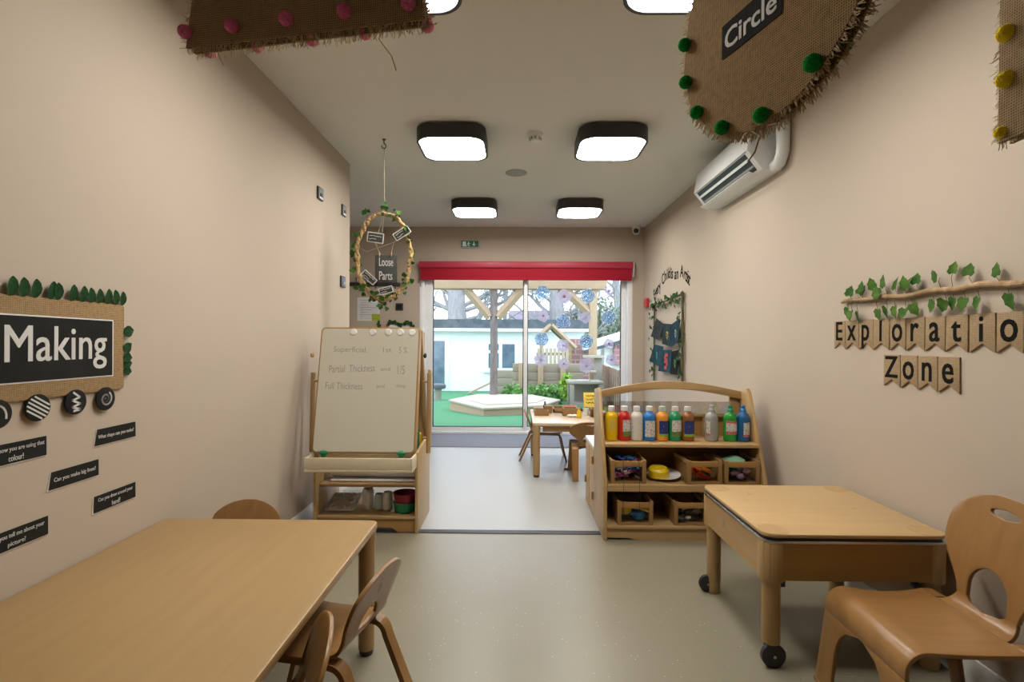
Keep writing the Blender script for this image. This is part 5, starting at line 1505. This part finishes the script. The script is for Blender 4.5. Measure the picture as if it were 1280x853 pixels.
# brick wall, far white roof, fences
o = MB().span(1.42, 2.32, 0, .25, -.55, 1.25).build('brick_wall', M['brick']); o.location = (0, 15.2, 0)
tag(o, 'pink brick wall beyond the mud kitchen', 'wall')
lt = thing('lean_to', 'white-roofed lean-to shed at the right of the garden', 'shed', loc=(0, 14.6, 0))
MB().prism([(1.9, 1.12), (4.6, 1.95), (4.6, 1.70), (1.9, .92)], .45, basis((1, 0, 0), (0, 0, 1), (0, .5, 0))).build('roof', M['render'], lt)
MB().prism([(1.9, .92), (4.6, 1.70), (4.6, 1.60), (1.9, .84)], .1, basis((1, 0, 0), (0, 0, 1), (0, .02, 0))).build('gutter', M['roof_felt'], lt)
MB().span(2.50, 4.4, .2, 2.4, -.6, 1.0).build('wall', M['render'], lt)
MB().span(2.75, 4.4, .06, .19, .5, 1.35).build('red_cladding', M['brick'], lt)
fn = thing('garden_fence', 'brown close-board fence running down the right side of the garden', 'fence', loc=(0, 0, 0))
mb = MB()
for k in range(38):
    y = 8.2 + k * .125; x = 1.86 + .02 * (k % 2) + .03 * (y - 8.2)
    mb.span(x - .012, x + .012, y, y + .118, gz(y) - .05, .63 + .008 * (k % 3), .002)
mb.build('boards', noise_mat('brown_fence', (.20, .13, .09), (.28, .19, .13), scale=10, rough=.9), fn)
MB().span(1.85, 1.93, 12.9, 13.0, -.4, .72).build('post', M['timber_z'], fn)
# plants
def leafy(name, label, cat, c, rad3, n, size, mat, seed, stem=None, group=None):
    t = thing(name, label, cat, loc=c, group=group)
    r_ = random.Random(seed); q = MB(); b = bmesh.new()
    for i in range(n):
        d = Vector((r_.gauss(0, 1), r_.gauss(0, 1), r_.gauss(0, 1))).normalized() * (r_.random() ** .4)
        p = Vector((d.x * rad3[0], d.y * rad3[1], d.z * rad3[2]))
        m = Matrix.Translation(p) @ Euler((r_.uniform(0, 6.3), r_.uniform(0, 6.3), r_.uniform(0, 6.3))).to_matrix().to_4x4()
        s = size * r_.uniform(.7, 1.3)
        vs_ = [b.verts.new(m @ Vector(v)) for v in ((0, 0, 0), (s * .4, s * .5, s * .1), (0, s, 0), (-s * .4, s * .5, s * .1))]
        b.faces.new(vs_)
    q._merge(b); q.build('foliage', mat, t)
    s_ = MB()
    for i in range(5): s_.tube([(rad3[0] * .1 * (i - 2), 0, -rad3[2]), (rad3[0] * .35 * (i - 2), rad3[1] * .2 * (i % 2), rad3[2] * .4)], .012 if not stem else stem, 5)
    s_.build('stems', M['stem'], t)
    return t
SH = [(-.12, 12.0, .24, .24, 'leafy low shrub right of the bark post'), (.25, 11.9, .22, .22, 'leafy low shrub at the foot of the sleeper wall, left part'), (.60, 11.9, .22, .24, 'leafy low shrub at the foot of the sleeper wall, middle part'), (.92, 11.85, .18, .24, 'leafy low shrub at the right of the sleeper wall')]
for i, (x, y, rx, rz_, lb) in enumerate(SH):
    leafy('shrub', lb, 'shrub', (x, y, gz(y) + rz_ - .02), (rx, .3, rz_), 420, .09, M['shrub'], 30 + i, group='shrubs along the sleeper wall')
leafy('tall_shrub', 'yellow green upright bush beside the mud kitchen', 'shrub', (1.10, 11.3, .18), (.15, .16, .30), 420, .075, noise_mat('lime_shrub', (.20, .38, .03), (.28, .48, .06), scale=9, rough=.8), 50)
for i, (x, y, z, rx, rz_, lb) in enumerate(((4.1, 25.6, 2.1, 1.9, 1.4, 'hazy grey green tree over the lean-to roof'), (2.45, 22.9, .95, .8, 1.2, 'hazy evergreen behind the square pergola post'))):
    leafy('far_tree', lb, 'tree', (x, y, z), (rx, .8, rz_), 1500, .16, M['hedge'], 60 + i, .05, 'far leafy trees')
# bare trees
def bare_tree(label, x, y, r0, h, seed, lean=0.0, nb=9, spread=1.0):
    t = thing('bare_tree', label, 'tree', loc=(x, y, gz(y)), group='bare trees behind the white building')
    r_ = random.Random(seed)
    tr = [(lean * f * h + .15 * math.sin(f * 5 + seed), 0, f * h - .3) for f in [i / 10 for i in range(11)]]
    MB().tube(tr, [r0 * (1 - .45 * i / 10) for i in range(11)], 14).build('trunk', M['hazed_tree_bark'], t)
    q = MB(); q2 = MB()
    def branch(p, d, l, r, depth):
        pts = [p]; cur = p; dd = d.copy()
        for k in range(5):
            dd = (dd + Vector((r_.uniform(-.3, .3), r_.uniform(-.2, .2), r_.uniform(-.1, .3)))).normalized()
            cur = cur + dd * l / 5; pts.append(cur)
        (q if depth > 1 else q2).tube(pts, [max(r * (1 - .15 * k), .008) for k in range(6)], 5)
        if depth > 0:
            for k in range(3 if depth > 1 else 4):
                b_ = pts[r_.randint(1, 5)]
                nd = (dd + Vector((r_.uniform(-1, 1), r_.uniform(-.4, .4), r_.uniform(-.6, .8)))).normalized()
                branch(b_, nd, l * .6, r * .5, depth - 1)
    for k in range(nb):
        f = .42 + .55 * k / nb; i = int(f * 10)
        s = -1 if k % 2 else 1
        branch(Vector(tr[i]), Vector((s * spread, r_.uniform(-.3, .3), r_.uniform(-.1, .7))).normalized(), 2.6, r0 * .22, 2)
    q.build('branches', M['hazed_tree_bark'], t); q2.build('twigs', M['twigs'], t)
bare_tree('big bare tree behind the white building at the left of the glass', -2.95, 25.0, .62, 6.5, 1, .02, 12)
bare_tree('bare tree with a thick trunk behind the building at the right of the mullion', 2.0, 24.9, .52, 6.0, 7, .0, 12)
bare_tree('bare tree far right beyond the lean-to', 5.6, 28.0, .35, 6.0, 12, -.02, 12)
bare_tree('slim bare tree between the two big trees', -.9, 27.5, .16, 6.0, 17, .02, 10)
